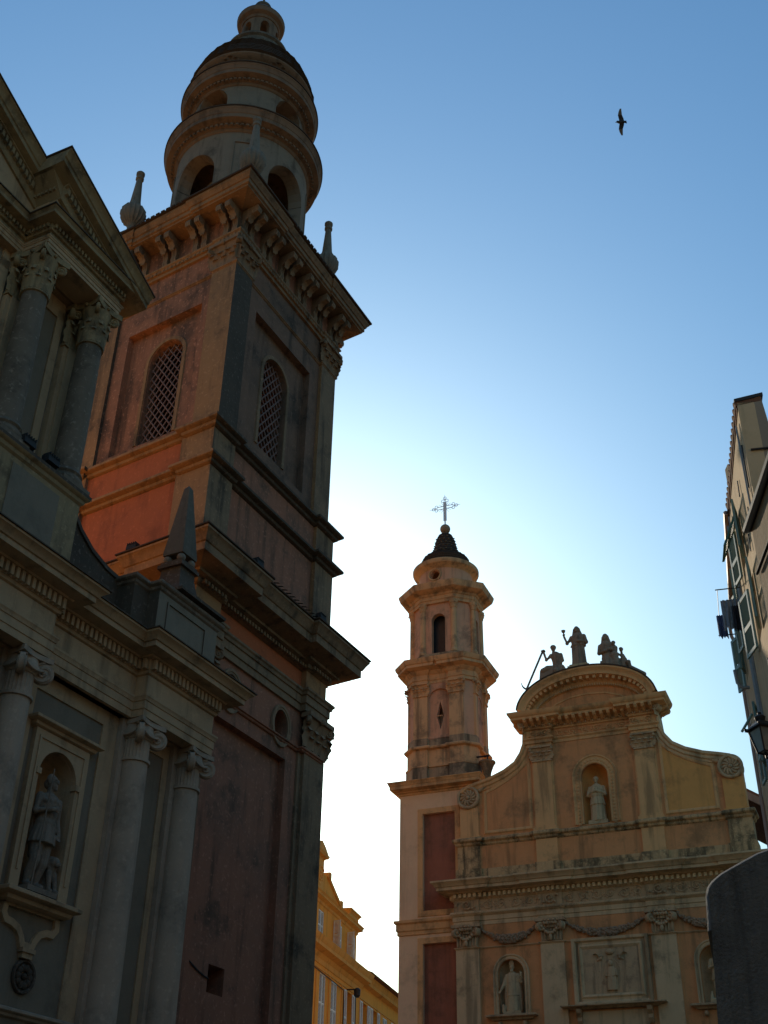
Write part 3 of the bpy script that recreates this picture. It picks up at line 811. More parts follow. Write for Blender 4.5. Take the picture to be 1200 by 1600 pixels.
def head(b, c, s=1.0, turn=0.0, beard=False, veil=False, hair=True, tilt=0.0):
    """head about 0.23 s high centred on c, looking to -y"""
    R_ = Matrix.Rotation(turn, 3, 'Z') @ Matrix.Rotation(tilt, 3, 'X'); c = Vector(c)
    P = lambda x, y, z: tuple(c+R_ @ Vector((x*s, y*s, z*s)))
    b.ball(P(0,0.012,0.02), 1, 14, 10, rx=0.078*s, ry=0.097*s, rz=0.105*s, rot=R_)
    b.ball(P(0,-0.03,-0.05), 1, 12, 8, rx=0.056*s, ry=0.06*s, rz=0.07*s, rot=R_)
    b.tube([P(0,-0.085,0.03), P(0,-0.105,-0.005), P(0,-0.118,-0.025)], [0.012*s,0.016*s,0.02*s], 6)
    for sx in (-1, 1):
        b.tube([P(sx*0.012,-0.092,0.04), P(sx*0.05,-0.083,0.04)], 0.012*s, 6)
        b.ball(P(sx*0.033,-0.08,0.012), 0.013*s, 6, 5); b.ball(P(sx*0.08,0.01,0.0), 0.02*s, 6, 5, rz=0.03*s)
    b.tube([P(-0.025,-0.088,-0.062), P(0,-0.096,-0.06), P(0.025,-0.088,-0.062)], 0.011*s, 6)
    b.ball(P(0,-0.075,-0.1), 0.03*s, 8, 6)
    if beard:
        for x in (-0.04,-0.015,0.015,0.04): b.tube([P(x,-0.07,-0.07), P(x*0.9,-0.085,-0.13), P(x*0.5,-0.07,-0.18)], [0.03*s,0.028*s,0.012*s], 6)
    if veil:
        b.ball(P(0,0.035,0.03), 1, 14, 10, rx=0.108*s, ry=0.11*s, rz=0.13*s, rot=R_)
        for sx in (-1, 1): b.tube([P(sx*0.085,0.02,0.05), P(sx*0.115,0.03,-0.08), P(sx*0.15,0.05,-0.25)], [0.05*s,0.05*s,0.06*s], 8)
    elif hair:
        for k in range(9):
            a = pi*(k/8); b.ball(P(-0.075*cos(a),0.03,0.045+0.075*sin(a)), 0.04*s, 8, 6)
        b.ball(P(0,0.06,0.0), 0.085*s, 10, 8)
    b.tube([P(0,0.01,-0.08), P(0,0.02,-0.2)], [0.055*s,0.065*s], 10)

def build_basilica():
    X0, Y0 = 9.5, 16.5
    T = thing('church', 'shadowed two-storey church front with grey columns and raking pediment, at the left edge', 'church', RB*X0-NB*Y0, PHI_B)
    xf = lambda x, y, z: (x-X0, y-Y0, z)
    nb = lambda: B(xf)
    XL = -3.2
    # ---- lower order
    cols = (14.15, 15.8, 19.67, 21.62)
    b = nb(); al = arch_loop(17.53,7.68,9.99,1.12)
    b.plate(rect(XL,22.0,0,12.05), [al], 16.6, 17.25); niche_shell(b, 17.53, 7.68, 9.99, 1.12, 16.75, 0.62)
    b.make('lower_wall', ['grey_panel','ochre_trim'], T, lambda n, c: 1 if (abs(c.x+X0-17.53) < 0.57 and 7.6 < c.z < 10.6) else 0)
    b = nb()
    for x in cols:
        b.box(x-0.46,x+0.46,16.44,16.75,4.9,12.02)
    b.split('backing_pilaster', 'grey_stone', T)
    b = nb()                                               # ochre strips framing the grey fields
    for x0, x1 in ((16.27,16.56),(18.72,19.2),(20.14,20.34),(20.95,21.15)): b.box(x0,x1,16.56,16.7,4.9,11.66)
    b.box(16.27,19.2,16.56,16.7,11.66,12.02); b.box(20.14,21.15,16.56,16.7,11.66,12.02); b.box(9,13.68,16.56,16.7,11.66,12.02)
    b.split('wall_strip', 'ochre_trim', T)
    b = nb(); b.sweep(P_(LEDGE,0.12,5.45,5.62), [(16.28,16.58),(19.2,16.58)]); b.make('dado_moulding', 'grey_stone', T)
    n0 = 16.56
    b = nb(); b.plate(rect(16.70,18.37,7.66,10.84), [arch_loop(17.53,7.69,9.99,1.13)], 16.49, 16.72)
    lp = [(16.86,8.0),(16.86,10.66),(18.2,10.66),(18.2,8.0)]
    b.sweep([(0,0),(0,0.03),(0.05,0.03),(0.05,0)], lp[::-1], False, face_mp(16.49), back=0.0)
    for sx in (-1, 1): b.box(17.53+sx*0.6-0.07,17.53+sx*0.6+0.07,16.45,16.6,9.93,10.05)
    b.make('niche_frame', 'ochre_trim', T)
    b = nb(); b.sweep(P_(LEDGE,0.2,10.84,11.06), [(16.66,16.6),(16.66,16.5),(18.41,16.5),(18.41,16.6)]); b.make('niche_hood', 'ochre_trim', T)
    b = nb(); b.sweep(P_(LEDGE,0.22,7.38,7.64), [(16.7,16.6),(16.7,16.45),(18.37,16.45),(18.37,16.6)], back=-0.3); b.make('niche_sill', 'ochre_trim', T)
    ap = [(16.78,7.4),(18.28,7.4),(18.30,7.2),(18.22,7.1),(18.05,7.1),(17.85,7.02),(17.72,6.86),(17.66,6.72),(17.42,6.72),(17.36,6.86),(17.22,7.02),(17.0,7.1),(16.84,7.12),(16.76,7.22)]
    b = nb(); b.sweep([(-0.03,0),(-0.03,0.07),(0.10,0.07),(0.12,0.0)], [(17.53+(x-17.53)*0.92, 7.12+(z-7.12)*0.9) for x, z in ap][::-1], True, face_mp(16.6), back=0.0)
    b.box(17.36,17.72,16.46,16.65,6.6,6.68); b.box(17.40,17.68,16.49,16.65,6.5,6.6)
    b.make('niche_apron', 'ochre_trim', T)
    b = nb()
    b.tube([(17.62+0.28*cos(a*pi/12),16.57,6.2+0.28*sin(a*pi/12)) for a in range(24)], 0.04, 6, True)
    for k in range(10):
        a = 2*pi*k/10; b.ball((17.62+0.16*cos(a),16.57,6.2+0.16*sin(a)), 0.075, 8, 6, ry=0.05)
    b.ball((17.62,16.56,6.2), 0.06, 8, 6); b.make('rosette', 'black_crust', T)
    for x in cols:
        b = nb(); r = 0.335
        b.box(x-0.5,x+0.5,15.85,16.8,0,4.5)
        b.make('pedestal', 'grey_stone', T)
        b = nb(); b.box(x-0.46,x+0.46,15.89,16.8,4.5,4.62)
        b.lathe([(0.45,4.62),(0.47,4.69),(0.45,4.76),(0.4,4.78),(0.38,4.84),(0.42,4.88),(0.42,4.95),(0.37,4.98),(r+0.02,5.02),(r+0.01,6.5),(r,8.0),(r*0.96,9.6),(r*0.9,11.04)], x, 16.35, 40)
        b.make('column', 'grey_stone', T, angle=40)
        b = nb(); ionic_cap(b, x, 16.35, 11.06, 11.99, r*0.92); b.make('ionic_capital', 'grey_stone', T, angle=40)
    ent = [(XL,16.33),(13.75,16.33),(13.75,16.0),(16.15,16.0),(16.15,16.33),(19.32,16.33),(19.32,16.0),(21.97,16.0),(21.97,18.2)]
    b = nb(); b.sweep(P_(ARCHI,0.11,12.0,12.5), ent, back=-0.3); b.make('architrave', 'ochre_trim', T)
    b = nb(); b.sweep([(0.0,12.49),(0.0,13.02)], ent, back=-0.31); b.make('frieze', 'ochre_trim', T)
    b = nb(); b.sweep([(0.0,13.0),(0.05,13.03),(0.07,13.1),(0.09,13.1),(0.09,13.34),(0.2,13.36),(0.22,13.4),(0.52,13.42),(0.52,13.54),(0.56,13.55),(0.6,13.62),(0.68,13.68),(0.7,13.69),(0.7,13.74)], ent, back=-0.3)
    b.make('main_cornice', 'ochre_trim', T)
    b = nb(); b.blocks(ent[:8], 0.06, 0.19, 13.11, 13.34, 0.085, 0.155, skip=0.06); b.make('dentils', 'ochre_trim', T)
    b = nb(); b.sweep([(0.6,13.735),(0.74,13.74),(0.74,13.765),(-0.1,13.9)], ent, back=-0.6); b.make('cornice_flashing', 'black_crust', T)
    b = nb(); b.box(XL,21.9,16.4,17.3,12.0,13.8); b.make('entablature_core', 'ochre_trim', T)
    # ---- pedestal block with obelisk above the right pair of columns
    b = nb(); b.box(19.32,21.75,16.0,17.5,13.75,15.28); b.box(18.78,19.32,16.33,17.4,13.75,15.26)
    b.sweep([(0,0),(0,0.035),(0.05,0.035),(0.05,0)], [(19.7,14.0),(19.7,15.0),(21.2,15.0),(21.2,14.0)][::-1], True, face_mp(16.0), back=0.0)
    b.make('attic_block', ['black_crust','grey_panel'], T, lambda n, c: 1 if n.y < -0.5 and c.x+X0 > 19.3 else 0)
    b = nb(); b.sweep(P_(LEDGE,0.13,15.2,15.46), [(18.78,17.4),(18.78,16.33),(19.32,16.33),(19.32,16.0),(21.75,16.0),(21.75,17.5)], back=-0.4)
    b.box(19.3,21.8,16.2,17.5,15.3,15.48); b.make('attic_block_ledge', 'speckled_stone', T)
    ob = thing('obelisk', '', '', (0, 0, 0)); ob.parent = T; ob.location = xf(20.8,16.72,15.48)
    del ob['label']; del ob['category']
    b = B()
    L = [(0.95,0.0),(0.95,0.08),(0.72,0.16),(0.52,0.3),(0.38,0.6),(0.31,0.95),(0.30,1.15)]
    for (a0, z0), (a1, z1) in zip(L[:-1], L[1:]): b.frustum(0, 0, z0, z1, a0, a1)
    b.box(-0.38,0.38,-0.38,0.38,1.15,1.25); b.box(-0.33,0.33,-0.33,0.33,1.25,1.34); b.make('obelisk_foot', 'black_crust', ob)
    b = B()
    for sx in (-1, 1):
        for sy in (-1, 1): b.ball((sx*0.21,sy*0.21,1.45), 0.115, 12, 8)
    b.split('stone_ball', 'statue_stone', ob)
    b = B(); b.frustum(0, 0, 1.56, 1.64, 0.31, 0.31); b.frustum(0, 0, 1.64, 3.72, 0.31, 0.085); b.frustum(0, 0, 3.72, 3.82, 0.085, 0.02); b.make('obelisk_shaft', 'obelisk_stone', ob)
    # ---- sweeping buttress
    cv = [(16.2,17.2),(16.45,16.75),(16.8,16.3),(17.2,15.9),(17.7,15.6),(18.3,15.42),(18.85,15.36)]
    b = nb(); b.prism_xz([(16.1,13.75)]+[(16.1,17.3)]+cv+[(18.85,13.75)], 16.85, 17.25)
    b.sweep([(0,-0.06),(0,0.5),(0.1,0.5),(0.1,-0.06)], cv[::-1], False, lambda x, z, e: (x, 17.3-e, z), back=-0.05)
    b.make('curved_buttress', 'black_crust', T)
    # ---- upper order
    b = nb(); b.box(13.6,16.22,16.0,17.0,13.75,15.8); b.box(XL+6,13.6,16.7,17.2,13.75,15.8)
    b.make('upper_pedestal', 'ochre_dirty', T)
    b = nb(); b.box(14.1,15.55,15.975,16.05,13.9,15.6); b.make('pedestal_panel', 'grey_panel', T)
    b = nb(); b.sweep(P_(LEDGE,0.16,15.74,16.06), [(3,16.7),(13.6,16.7),(13.6,16.0),(16.22,16.0),(16.22,17.2)], back=-0.6); b.box(13.7,16.2,16.1,17.1,15.9,16.08)
    b.make('upper_pedestal_ledge', ['ochre_dirty','black_crust'], T, lambda n, c: 1 if n.z > -0.2 and c.z > 15.9 else 0)
    b = nb(); b.plate(rect(2.8,16.1,13.8,22.3), [], 17.0, 17.4); b.make('upper_wall', 'grey_panel', T)
    b = nb()
    for x0, x1 in ((13.3,13.55),(14.4,14.62),(15.28,15.5)): b.box(x0,x1,16.95,17.1,16.06,21.2)
    b.box(13.3,15.5,16.95,17.1,20.95,21.45); b.box(11.6,12.1,16.95,17.1,16.06,21.45)
    for x in (13.95, 15.93):
        b.box(x-0.36,x+0.36,16.83,17.1,16.06,20.25); b.box(x-0.24,x+0.24,16.78,16.9,16.06,20.25)
    b.split('upper_strip', 'ochre_trim', T)
    for x in (13.95, 15.93):
        b = nb(); r = 0.32
        b.box(x-0.44,x+0.44,15.92,16.8,16.06,16.18)
        b.lathe([(0.43,16.18),(0.45,16.25),(0.42,16.32),(0.37,16.34),(0.36,16.4),(0.4,16.45),(0.37,16.52),(r,16.56),(r,17.6),(r*0.96,19.0),(r*0.89,20.2)], x, 16.35, 40)
        b.make('upper_column', 'speckled_stone', T, angle=40)
        b = nb(); corinth_cap(b, x, 16.35, 20.2, 21.44, r*0.92); b.make('corinthian_capital', 'ochre_dirty', T)
        b = nb(); pilaster_cap(b, x-0.36, x+0.36, 16.83, 20.25, 21.44); b.make('pilaster_capital', 'ochre_dirty', T)
    ue = [(2.75,17.2),(2.75,16.77),(13.67,16.77),(13.67,16.0),(16.26,16.0),(16.26,17.4)]
    b = nb(); b.sweep(P_(ARCHI,0.09,21.45,21.72), ue, back=-0.7); b.make('upper_architrave', 'ochre_trim', T)
    b = nb(); b.sweep([(0,21.71),(0,21.9),(0.06,21.92),(0.08,21.97),(0.08,22.08),(0.2,22.1),(0.33,22.13),(0.33,22.22),(0.38,22.3)], ue, back=-0.7)
    b.blocks(ue[1:6], 0.05, 0.15, 21.97, 22.08, 0.06, 0.115, skip=0.05)
    b.make('horizontal_cornice', 'ochre_dirty', T)
    b = nb(); b.sweep([(0.1,22.29),(0.41,22.3),(0.41,22.33),(0.0,22.44)], ue, back=-0.7); b.make('horizontal_cornice_crust', 'black_crust', T)
    b = nb(); b.prism_xz([(2.75,21.5),(16.2,21.5),(16.2,22.0),(9.5,25.2),(2.75,22.0)], 16.78, 17.4); b.prism_xz([(13.67,21.5),(16.2,21.5),(16.2,22.2),(13.67,23.4)], 16.05, 16.8)
    b.make('tympanum', 'ochre_trim', T)
    sl = 0.478
    zt = lambda x: 24.02-sl*(x-13.2) if x >= 9.5 else 24.02-sl*(19-x-13.2)
    def rake(b, pr, x0, x1, yf):
        b.extrude(pr, lambda o, h: (x0, yf-o, zt(x0)+h), lambda o, h: (x1, yf-o, zt(x1)+h))
    bed = [(-0.3,-0.78),(0.05,-0.78),(0.08,-0.7),(0.08,-0.66),(0.1,-0.62),(0.1,-0.42),(0.22,-0.4),(0.22,-0.3),(-0.3,-0.3)]
    cor = [(-0.6,-0.36),(0.2,-0.36),(0.4,-0.34),(0.4,-0.22),(0.44,-0.2),(0.48,-0.1),(0.55,-0.04),(0.57,-0.03),(0.57,0.0),(-0.6,0.02)]
    b = nb()
    rake(b, bed, 13.67, 16.0, 16.0); rake(b, cor, 13.2, 16.83, 16.0)
    rake(b, bed, 9.5, 13.67, 16.77); rake(b, cor, 9.5, 13.3, 16.77)
    rake(b, bed, 5.33, 9.5, 16.77); rake(b, cor, 5.33, 9.5, 16.77)
    rake(b, cor, 2.2, 5.7, 16.0); rake(b, bed, 3.0, 5.33, 16.0)
    b.extrude([(13.2,-0.36),(13.27,-0.36),(13.67,-0.75),(13.67,-0.3)], lambda x, h: (x, 15.95, zt(x)+h), lambda x, h: (x, 16.8, zt(x)+h))
    b.make('raking_cornice', 'ochre_dirty', T)
    b = nb()
    for x0, x1, yf in ((13.72,15.5,16.0),(9.5,13.5,16.77)):
        n = int((x1-x0)/0.13)
        for i in range(n):
            x = x0+i*0.13
            b.extrude([(0.08,-0.62),(0.2,-0.62),(0.2,-0.44),(0.08,-0.44)], lambda o, h: (x, yf-o, zt(x)+h), lambda o, h: (x+0.075, yf-o, zt(x+0.075)+h))
    for i in range(6):                                    # the return of the dentil course at the step
        y = 16.03+i*0.12; b.box(13.5,13.62,y,y+0.07,zt(13.6)-0.62,zt(13.6)-0.44)
    b.make('raking_dentils', 'ochre_dirty', T)
    b = nb()
    for x0, x1, yf in ((13.17,16.86,16.0),(9.5,13.3,16.77)):
        b.extrude([(0.0,0.005),(0.6,-0.005),(0.6,0.035),(-0.6,0.08)], lambda o, h: (x0, yf-o, zt(x0)+h), lambda o, h: (x1, yf-o, zt(x1)+h))
    b.make('raking_flashing', 'dark_tile', T)
    # ---- the nave and aisle behind the front
    b = nb(); b.prism_xz([(3.2,0),(15.7,0),(15.7,20.6),(9.5,23.4),(3.2,20.6)], 17.4, 48); b.make('nave', 'nave_ochre', T)
    b = nb(); b.prism_xz([(XL,0),(21.9,0),(21.9,12.6),(15.6,14.6),(XL,14.6)], 17.25, 48); b.make('aisle', 'tower_ochre', T)
    return T
CHURCH = build_basilica()

def build_warrior():
    """stone warrior in the church niche"""
    c = Vector((17.53, 16.62, 7.68))
    org = RB*c.x-NB*c.y+Vector((0, 0, c.z))
    T = thing('statue', 'grey stone warrior in short tunic with spear and crouching beast, in the dim niche', 'statue', org, PHI_B)
    b = B(); b.box(-0.42,0.42,-0.24,0.3,0.0,0.1); b.make('plinth', 'statue_stone', T)
    b = B(); s = 1.32
    for p0, p1, p2, ft in (((-0.12,0.02,1.02),(-0.17,-0.05,0.62),(-0.2,0.06,0.2),(-0.24,-0.1,0.14)), ((0.12,0.02,1.02),(0.07,-0.04,0.6),(0.03,0.04,0.2),(0.05,-0.12,0.14))):
        limb(b, [p0,p1,((p1[0]+p2[0])/2,(p1[1]+p2[1])/2+0.03,(p1[2]+p2[2])/2),p2], [0.15,0.105,0.1,0.062]); limb(b, [p2,ft], [0.07,0.06])
    robe(b, [(0.98,-0.02,0.0,0.31,0.24,0.10),(1.1,-0.01,0.0,0.29,0.22,0.09),(1.35,0,0,0.24,0.18,0.06),(1.5,0,0,0.22,0.16,0.03),(1.62,0,0,0.25,0.17,0.02),(1.85,0,0,0.27,0.18,0.01),(1.98,0,0.01,0.22,0.14,0),(2.03,0,0.01,0.1,0.08,0)], folds=13, seed=3)
    robe(b, [(1.36,0,0,0.235,0.18,0.0),(1.41,0,0,0.25,0.19,0.0),(1.46,0,0,0.235,0.175,0)], folds=3)
    limb(b, [(-0.27,0,1.9),(-0.36,-0.03,1.58),(-0.1,-0.24,1.64)], [0.095,0.075,0.055]); hand(b, (-0.03,-0.26,1.67), (1,0,0.2), 1.3)
    limb(b, [(0.27,0,1.9),(0.33,0.02,1.56),(0.3,-0.1,1.3)], [0.095,0.075,0.055]); hand(b, (0.3,-0.13,1.22), (0,-0.2,-1), 1.3)
    head(b, (0.0,-0.02,2.24), 1.32, 0.15)
    for k in range(5): b.ball((-0.2+0.1*k,-0.15+0.02*abs(k-2),1.86-0.02*abs(k-2)), 0.055, 8, 6)
    robe(b, [(0.75,0.05,0.17,0.2,0.06,0.1),(1.2,0.03,0.16,0.26,0.06,0.1),(1.9,0,0.12,0.27,0.07,0.04)], folds=7, seed=5)
    sculpt('figure', b, 'statue_stone', T, 0.016, 2)
    b = B(); b.tube([(-0.3,-0.2,0.1),(-0.26,-0.22,1.4),(-0.23,-0.22,2.45)], [0.018,0.016,0.012], 8); b.make('spear', 'statue_stone', T)
    b = B()                                              # crouching beast at his feet
    limb(b, [(0.36,0.14,0.24),(0.36,0.06,0.48),(0.36,-0.02,0.62)], [0.15,0.14,0.11]); b.ball((0.36,-0.08,0.72), 0.115, 12, 8); b.ball((0.36,-0.18,0.67), 0.065, 10, 8)
    for sx in (-1, 1):
        limb(b, [(0.36+sx*0.08,-0.05,0.5),(0.36+sx*0.09,-0.1,0.3),(0.36+sx*0.09,-0.12,0.14)], [0.065,0.05,0.05]); b.ball((0.36+sx*0.09,-0.17,0.13), 0.055, 8, 6)
        b.ball((0.36+sx*0.08,-0.03,0.81), 0.035, 6, 6); limb(b, [(0.36+sx*0.13,0.12,0.2),(0.36+sx*0.15,0.0,0.15)], [0.1,0.06])
    for k in range(12):
        a = 2*pi*k/12; b.ball((0.36+0.12*cos(a),-0.02,0.68+0.13*sin(a)), 0.05, 6, 5)
    sculpt('beast', b, 'statue_stone', T, 0.016, 1)
build_warrior()

FL0 = None
def floodlight(pt, rz, label):
    global FL0
    if FL0 is None:
        t = thing('floodlight', label, 'floodlight', pt, rz, 'floodlights on the ledges'); t.scale = (0.8, 0.8, 0.8)
        b = B(); b.extrude([(-0.14,0.1),(0.12,0.07),(0.14,0.32),(-0.1,0.35)], lambda y, z: (-0.22,y,z), lambda y, z: (0.22,y,z)); 
        for k in range(5): b.box(-0.19+k*0.09,-0.165+k*0.09,-0.14,0.13,0.3,0.38)
        b.make('housing', 'floodlight', t)
        b = B(); b.box(-0.255,-0.23,-0.03,0.03,0.0,0.25); b.box(0.23,0.255,-0.03,0.03,0.0,0.25); b.box(-0.255,0.255,-0.05,0.05,0.0,0.025); b.make('bracket', 'iron', t)
        FL0 = t
    else:
        t = copy_tree(FL0); t['label'] = label; t.location = pt; t.rotation_euler = (0, 0, rz)
W_ = lambda u, y, z: RB*u-NB*y+Vector((0, 0, z))
floodlight(W_(14.35,15.98,16.07), PHI_B, 'black floodlight on the upper church ledge between the two columns, nearer the left one')
floodlight(W_(15.1,15.98,16.07), PHI_B, 'black floodlight on the upper church ledge beside the foot of the right-hand upper column')
TO = RB*23.87-NB*18.4
TW = lambda x, y, z: TO+RB*(x+0.1016*y)-NB*(0.995*y)+Vector((0, 0, z))
floodlight(TW(-0.8,2.15,19.58), PHI_B-pi/2, 'black floodlight against the bright orange side of the bell tower, on its big cornice')
floodlight(TW(1.85,-0.8,19.55), PHI_B, 'black floodlight on the dark square-facing cornice of the bell tower, midway along')
floodlight(TW(5.75,-0.8,19.55), PHI_B, 'black floodlight near the far right end of the bell tower cornice, below the corner pilaster')
# ------------------------------------------------------------------ chapel: x along its front (left to right), y into the building
CH_O = Vector((0.87863188, 45.991608, 0)); CC = Vector((0.92086615, -0.38987887, 0)); CNN = Vector((-0.38987887, -0.92086615, 0))
PHI_C = atan2(CC.y, CC.x)
CW = lambda c, y, z: CH_O+CC*c-CNN*y+Vector((0, 0, z))
def arc(cx, cz, a, b, a0, a1, n=16): return [(cx+a*cos(a0+(a1-a0)*i/n), cz+b*sin(a0+(a1-a0)*i/n)) for i in range(n+1)]

def scroll_leafwork(b, x0, x1, z0, z1, y, pitch=0.55, seed=1, r=0.028):
    """carved running scrolls on a frieze"""
    R_ = random.Random(seed); n = max(1, int((x1-x0)/pitch)); p = (x1-x0)/n; h = z1-z0; zc = (z0+z1)/2
    for i in range(n):
        cx = x0+(i+0.5)*p; sg = 1 if i % 2 else -1
        pts = []
        for k in range(17):
            t = k/16; a = sg*(0.6+t*2*pi*1.25); rr = h*0.40*(1-0.8*t)
            pts.append((cx+rr*cos(a)*1.15, y-0.01, zc+rr*sin(a)))
        b.tube(pts, r, 5)
        b.ball((cx, y-0.015, zc), h*0.1, 7, 5, ry=0.035)
        for k in range(6):
            a = R_.uniform(0, 2*pi); b.ball((cx+p*0.45*cos(a), y-0.005, zc+h*0.36*sin(a)), h*0.1, 6, 5, ry=0.03, rx=h*R_.uniform(0.06,0.16))

def build_chapel():
    T = thing('chapel', 'orange baroque chapel front with curved scroll gable, garlands and stone figures', 'chapel', CW(8,0.6,0), PHI_C)
    xf = lambda x, y, z: (x-8, y-0.6, z)
    nb = lambda: B(xf)
    # ---- left wing carrying the little bell tower
    b = nb(); b.plate(rect(0,2.6,0,18.0), [rect(0.98,2.32,13.25,17.0), rect(0.98,2.32,3.0,12.05)], 0.0, 0.14); b.box(0.0,2.6,0.15,3.0,0,18.0); b.box(2.6,3.12,0.15,3.0,17.0,18.0)
    c_ = nb(); c_.box(0.05,2.45,3.0,20,0,15.5); c_.make('unseen_bounce_wall', 'house_cream', T)  # unseen cream wall, added to bounce sunlight onto the yellow palace
    b.make('wing_wall', 'chapel_pink', T)
    b = nb(); b.box(0.98,2.32,0.13,0.2,13.25,17.0); b.box(0.98,2.32,0.13,0.2,3.0,12.05); b.split('red_panel', 'chapel_red', T)
    for z0, z1 in ((13.25,17.0),(3.0,12.05)):
        b = nb(); b.sweep([(0,0),(0,0.03),(0.2,0.03),(0.22,0)], rect(0.98,2.32,z0,z1), True, face_mp(0.0), back=0.0); b.make('panel_border', 'chapel_ochre', T)
    b = nb(); b.sweep([(0,12.38),(0.05,12.4),(0.05,12.52),(0.09,12.56),(0.09,12.78),(0.16,12.84),(0.16,12.93),(0,12.96)], [(0,3),(0,0),(2.45,0)]); b.make('wing_band', 'chapel_ochre', T)
    b = nb(); b.sweep(P_(CORNICE,0.42,17.82,18.32), [(0,3.0),(0,0),(3.12,0),(3.12,3.0)], back=-0.4); b.box(0.2,3.0,0.2,2.9,17.9,18.34); b.make('wing_cornice', 'chapel_ochre', T)
    # ---- main body, lower storey
    Y = -0.32
    xp = ((2.42,3.3),(5.6,6.46),(9.54,10.4),(12.72,13.6))
    al1 = arch_loop(4.45,9.36,10.72,0.95); al2 = arch_loop(11.55,9.36,10.72,0.95)
    b = nb(); b.plate(rect(2.42,13.6,0,12.48), [al1,al2], Y, 0.5)
    b.box(2.42,13.6,0.52,1.4,0,13.9); b.box(2.44,13.58,-0.2,0.5,12.48,13.5)
    b.make('lower_wall', 'chapel_orange', T)
    for cx in (4.45, 11.55):
        b = nb(); niche_shell(b, cx, 9.36, 10.72, 0.97, Y+0.03, 0.55); b.make('niche', 'chapel_stone', T)
        pth = [(cx-0.49,9.36),(cx-0.49,10.72)]+[(cx-0.49*cos(pi*i/14),10.72+0.49*sin(pi*i/14)) for i in range(1,14)]+[(cx+0.49,10.72),(cx+0.49,9.36)]
        b = nb(); b.sweep([(0,0),(0,0.06),(0.05,0.075),(0.07,0.04),(0.11,0.04),(0.13,0.08),(0.17,0.08),(0.18,0)], pth[::-1], False, face_mp(Y), back=0.0); b.make('niche_surround', 'chapel_stone', T)
        b = nb(); b.sweep(P_(LEDGE,0.26,9.16,9.36), [(cx-0.66,Y+0.05),(cx-0.66,Y-0.02),(cx+0.66,Y-0.02),(cx+0.66,Y+0.05)], back=-0.5)
        for sx in (-1, 1): volute(b, (cx+sx*0.45,Y-0.08,9.05), (0,-1), 0.1, 0.1)
        b.make('niche_sill', 'chapel_carved', T)
    for x0, x1 in xp:
        b = nb(); b.box(x0,x1,Y-0.1,Y+0.05,0,11.64); b.make('pilaster', 'chapel_stone', T)
    b = nb(); b.sweep(P_(LEDGE,0.06,11.63,11.7), [(2.42,0.2)]+[q for x0, x1 in xp for q in ((x0,Y),(x0,Y-0.1),(x1,Y-0.1),(x1,Y))][1:-1]+[(13.6,0.2)]); b.make('necking_band', 'chapel_stone', T)
    for i, (x0, x1) in enumerate(xp):
        b = nb(); h0, h1 = 11.7, 12.48
        b.prism_xz([(x0+0.06,h0),(x1-0.06,h0),(x1,h1-0.1),(x0,h1-0.1)], Y-0.14, Y+0.05)
        for k in range(7): b.tube([(x0+0.1+k*(x1-x0-0.2)/6,Y-0.15,h0+0.03),(x0+0.08+k*(x1-x0-0.16)/6,Y-0.17,h0+0.42)], 0.035, 6)
        for sx, xx in ((-1, x0+0.1), (1, x1-0.1)): volute(b, (xx+sx*0.05,Y-0.2,h0+0.5), (sx*1.0,-0.8), 0.19, 0.2)
        c = (x0+x1)/2
        b.box(x0-0.12,x1+0.12,Y-0.3,Y+0.05,h1-0.11,h1-0.004)
        for k in range(9):
            t = -1+k/4; b.ball((c+0.32*t,Y-0.26,h0+0.24+0.26*t*t), 0.06, 8, 6)
        for k in range(5): b.ball((c-0.2+0.1*k,Y-0.27,h0+0.6), 0.065, 8, 6)
        for k in range(5): leaf(b, (c-0.2+0.1*k,Y-0.2,h0+0.45), ((k-2)*0.5,-1), 0.12, 0.36, 0.14)
        b.ball((c,Y-0.25,h0+0.12), 0.07, 8, 6, rz=0.12)
        b.make('festooned_capital', 'chapel_carved', T)
    R_ = random.Random(4)
    for x0, x1 in ((3.34,5.56),(6.5,9.5),(10.44,12.68)):
        b = nb(); n = 46
        za, sag = 12.36, 0.46 if x1-x0 < 2.5 else 0.5
        crv = lambda t: (x0+(x1-x0)*t, Y-0.06, za-sag*(1-(2*t-1)**2)**0.9 if 0 < t < 1 else za)
        b.tube([crv(i/n) for i in range(n+1)], [0.035+0.075*max(0, sin(pi*i/n))**1.5 for i in range(n+1)], 7)
        for i in range(150):
            t = min(0.97, max(0.03, R_.gauss(0.5, 0.2))); q = crv(t); w = 0.05+0.085*sin(pi*t)**2
            a = R_.uniform(-pi, 0.3); b.ball((q[0]+R_.uniform(-0.03,0.03), q[1]+w*sin(a)*0.7-0.01, q[2]+w*cos(a)), R_.uniform(0.03,0.058), 6, 5)
        b.make('garland', 'garland_stone', T)
    # entablature with shallow breaks over the pilasters
    def brk(st, xr=None, yb=Y):
        p = [(2.36,1.2),(2.36,yb-st)]
        for i, (x0, x1) in enumerate(xr or xp):
            if i: p += [(x0-0.02,yb),(x0-0.02,yb-st)]
            p += [(x1+0.02,yb-st),(x1+0.02,yb)] if i < 3 else [(13.66,yb-st),(13.66,1.2)]
        return p
    e = brk(0.06)
    b = nb(); b.sweep([(0.02,12.48),(0.02,12.62),(0.05,12.64),(0.05,12.8),(0.1,12.83),(0.14,12.9),(0.1,12.96),(0.0,12.98)], e, back=-0.2)
    b.blocks(e, 0.09, 0.155, 12.87, 12.93, 0.05, 0.085); b.make('architrave', 'chapel_stone', T)
    b = nb(); b.sweep([(0.0,12.97),(0.0,13.44)], e, back=-0.2)
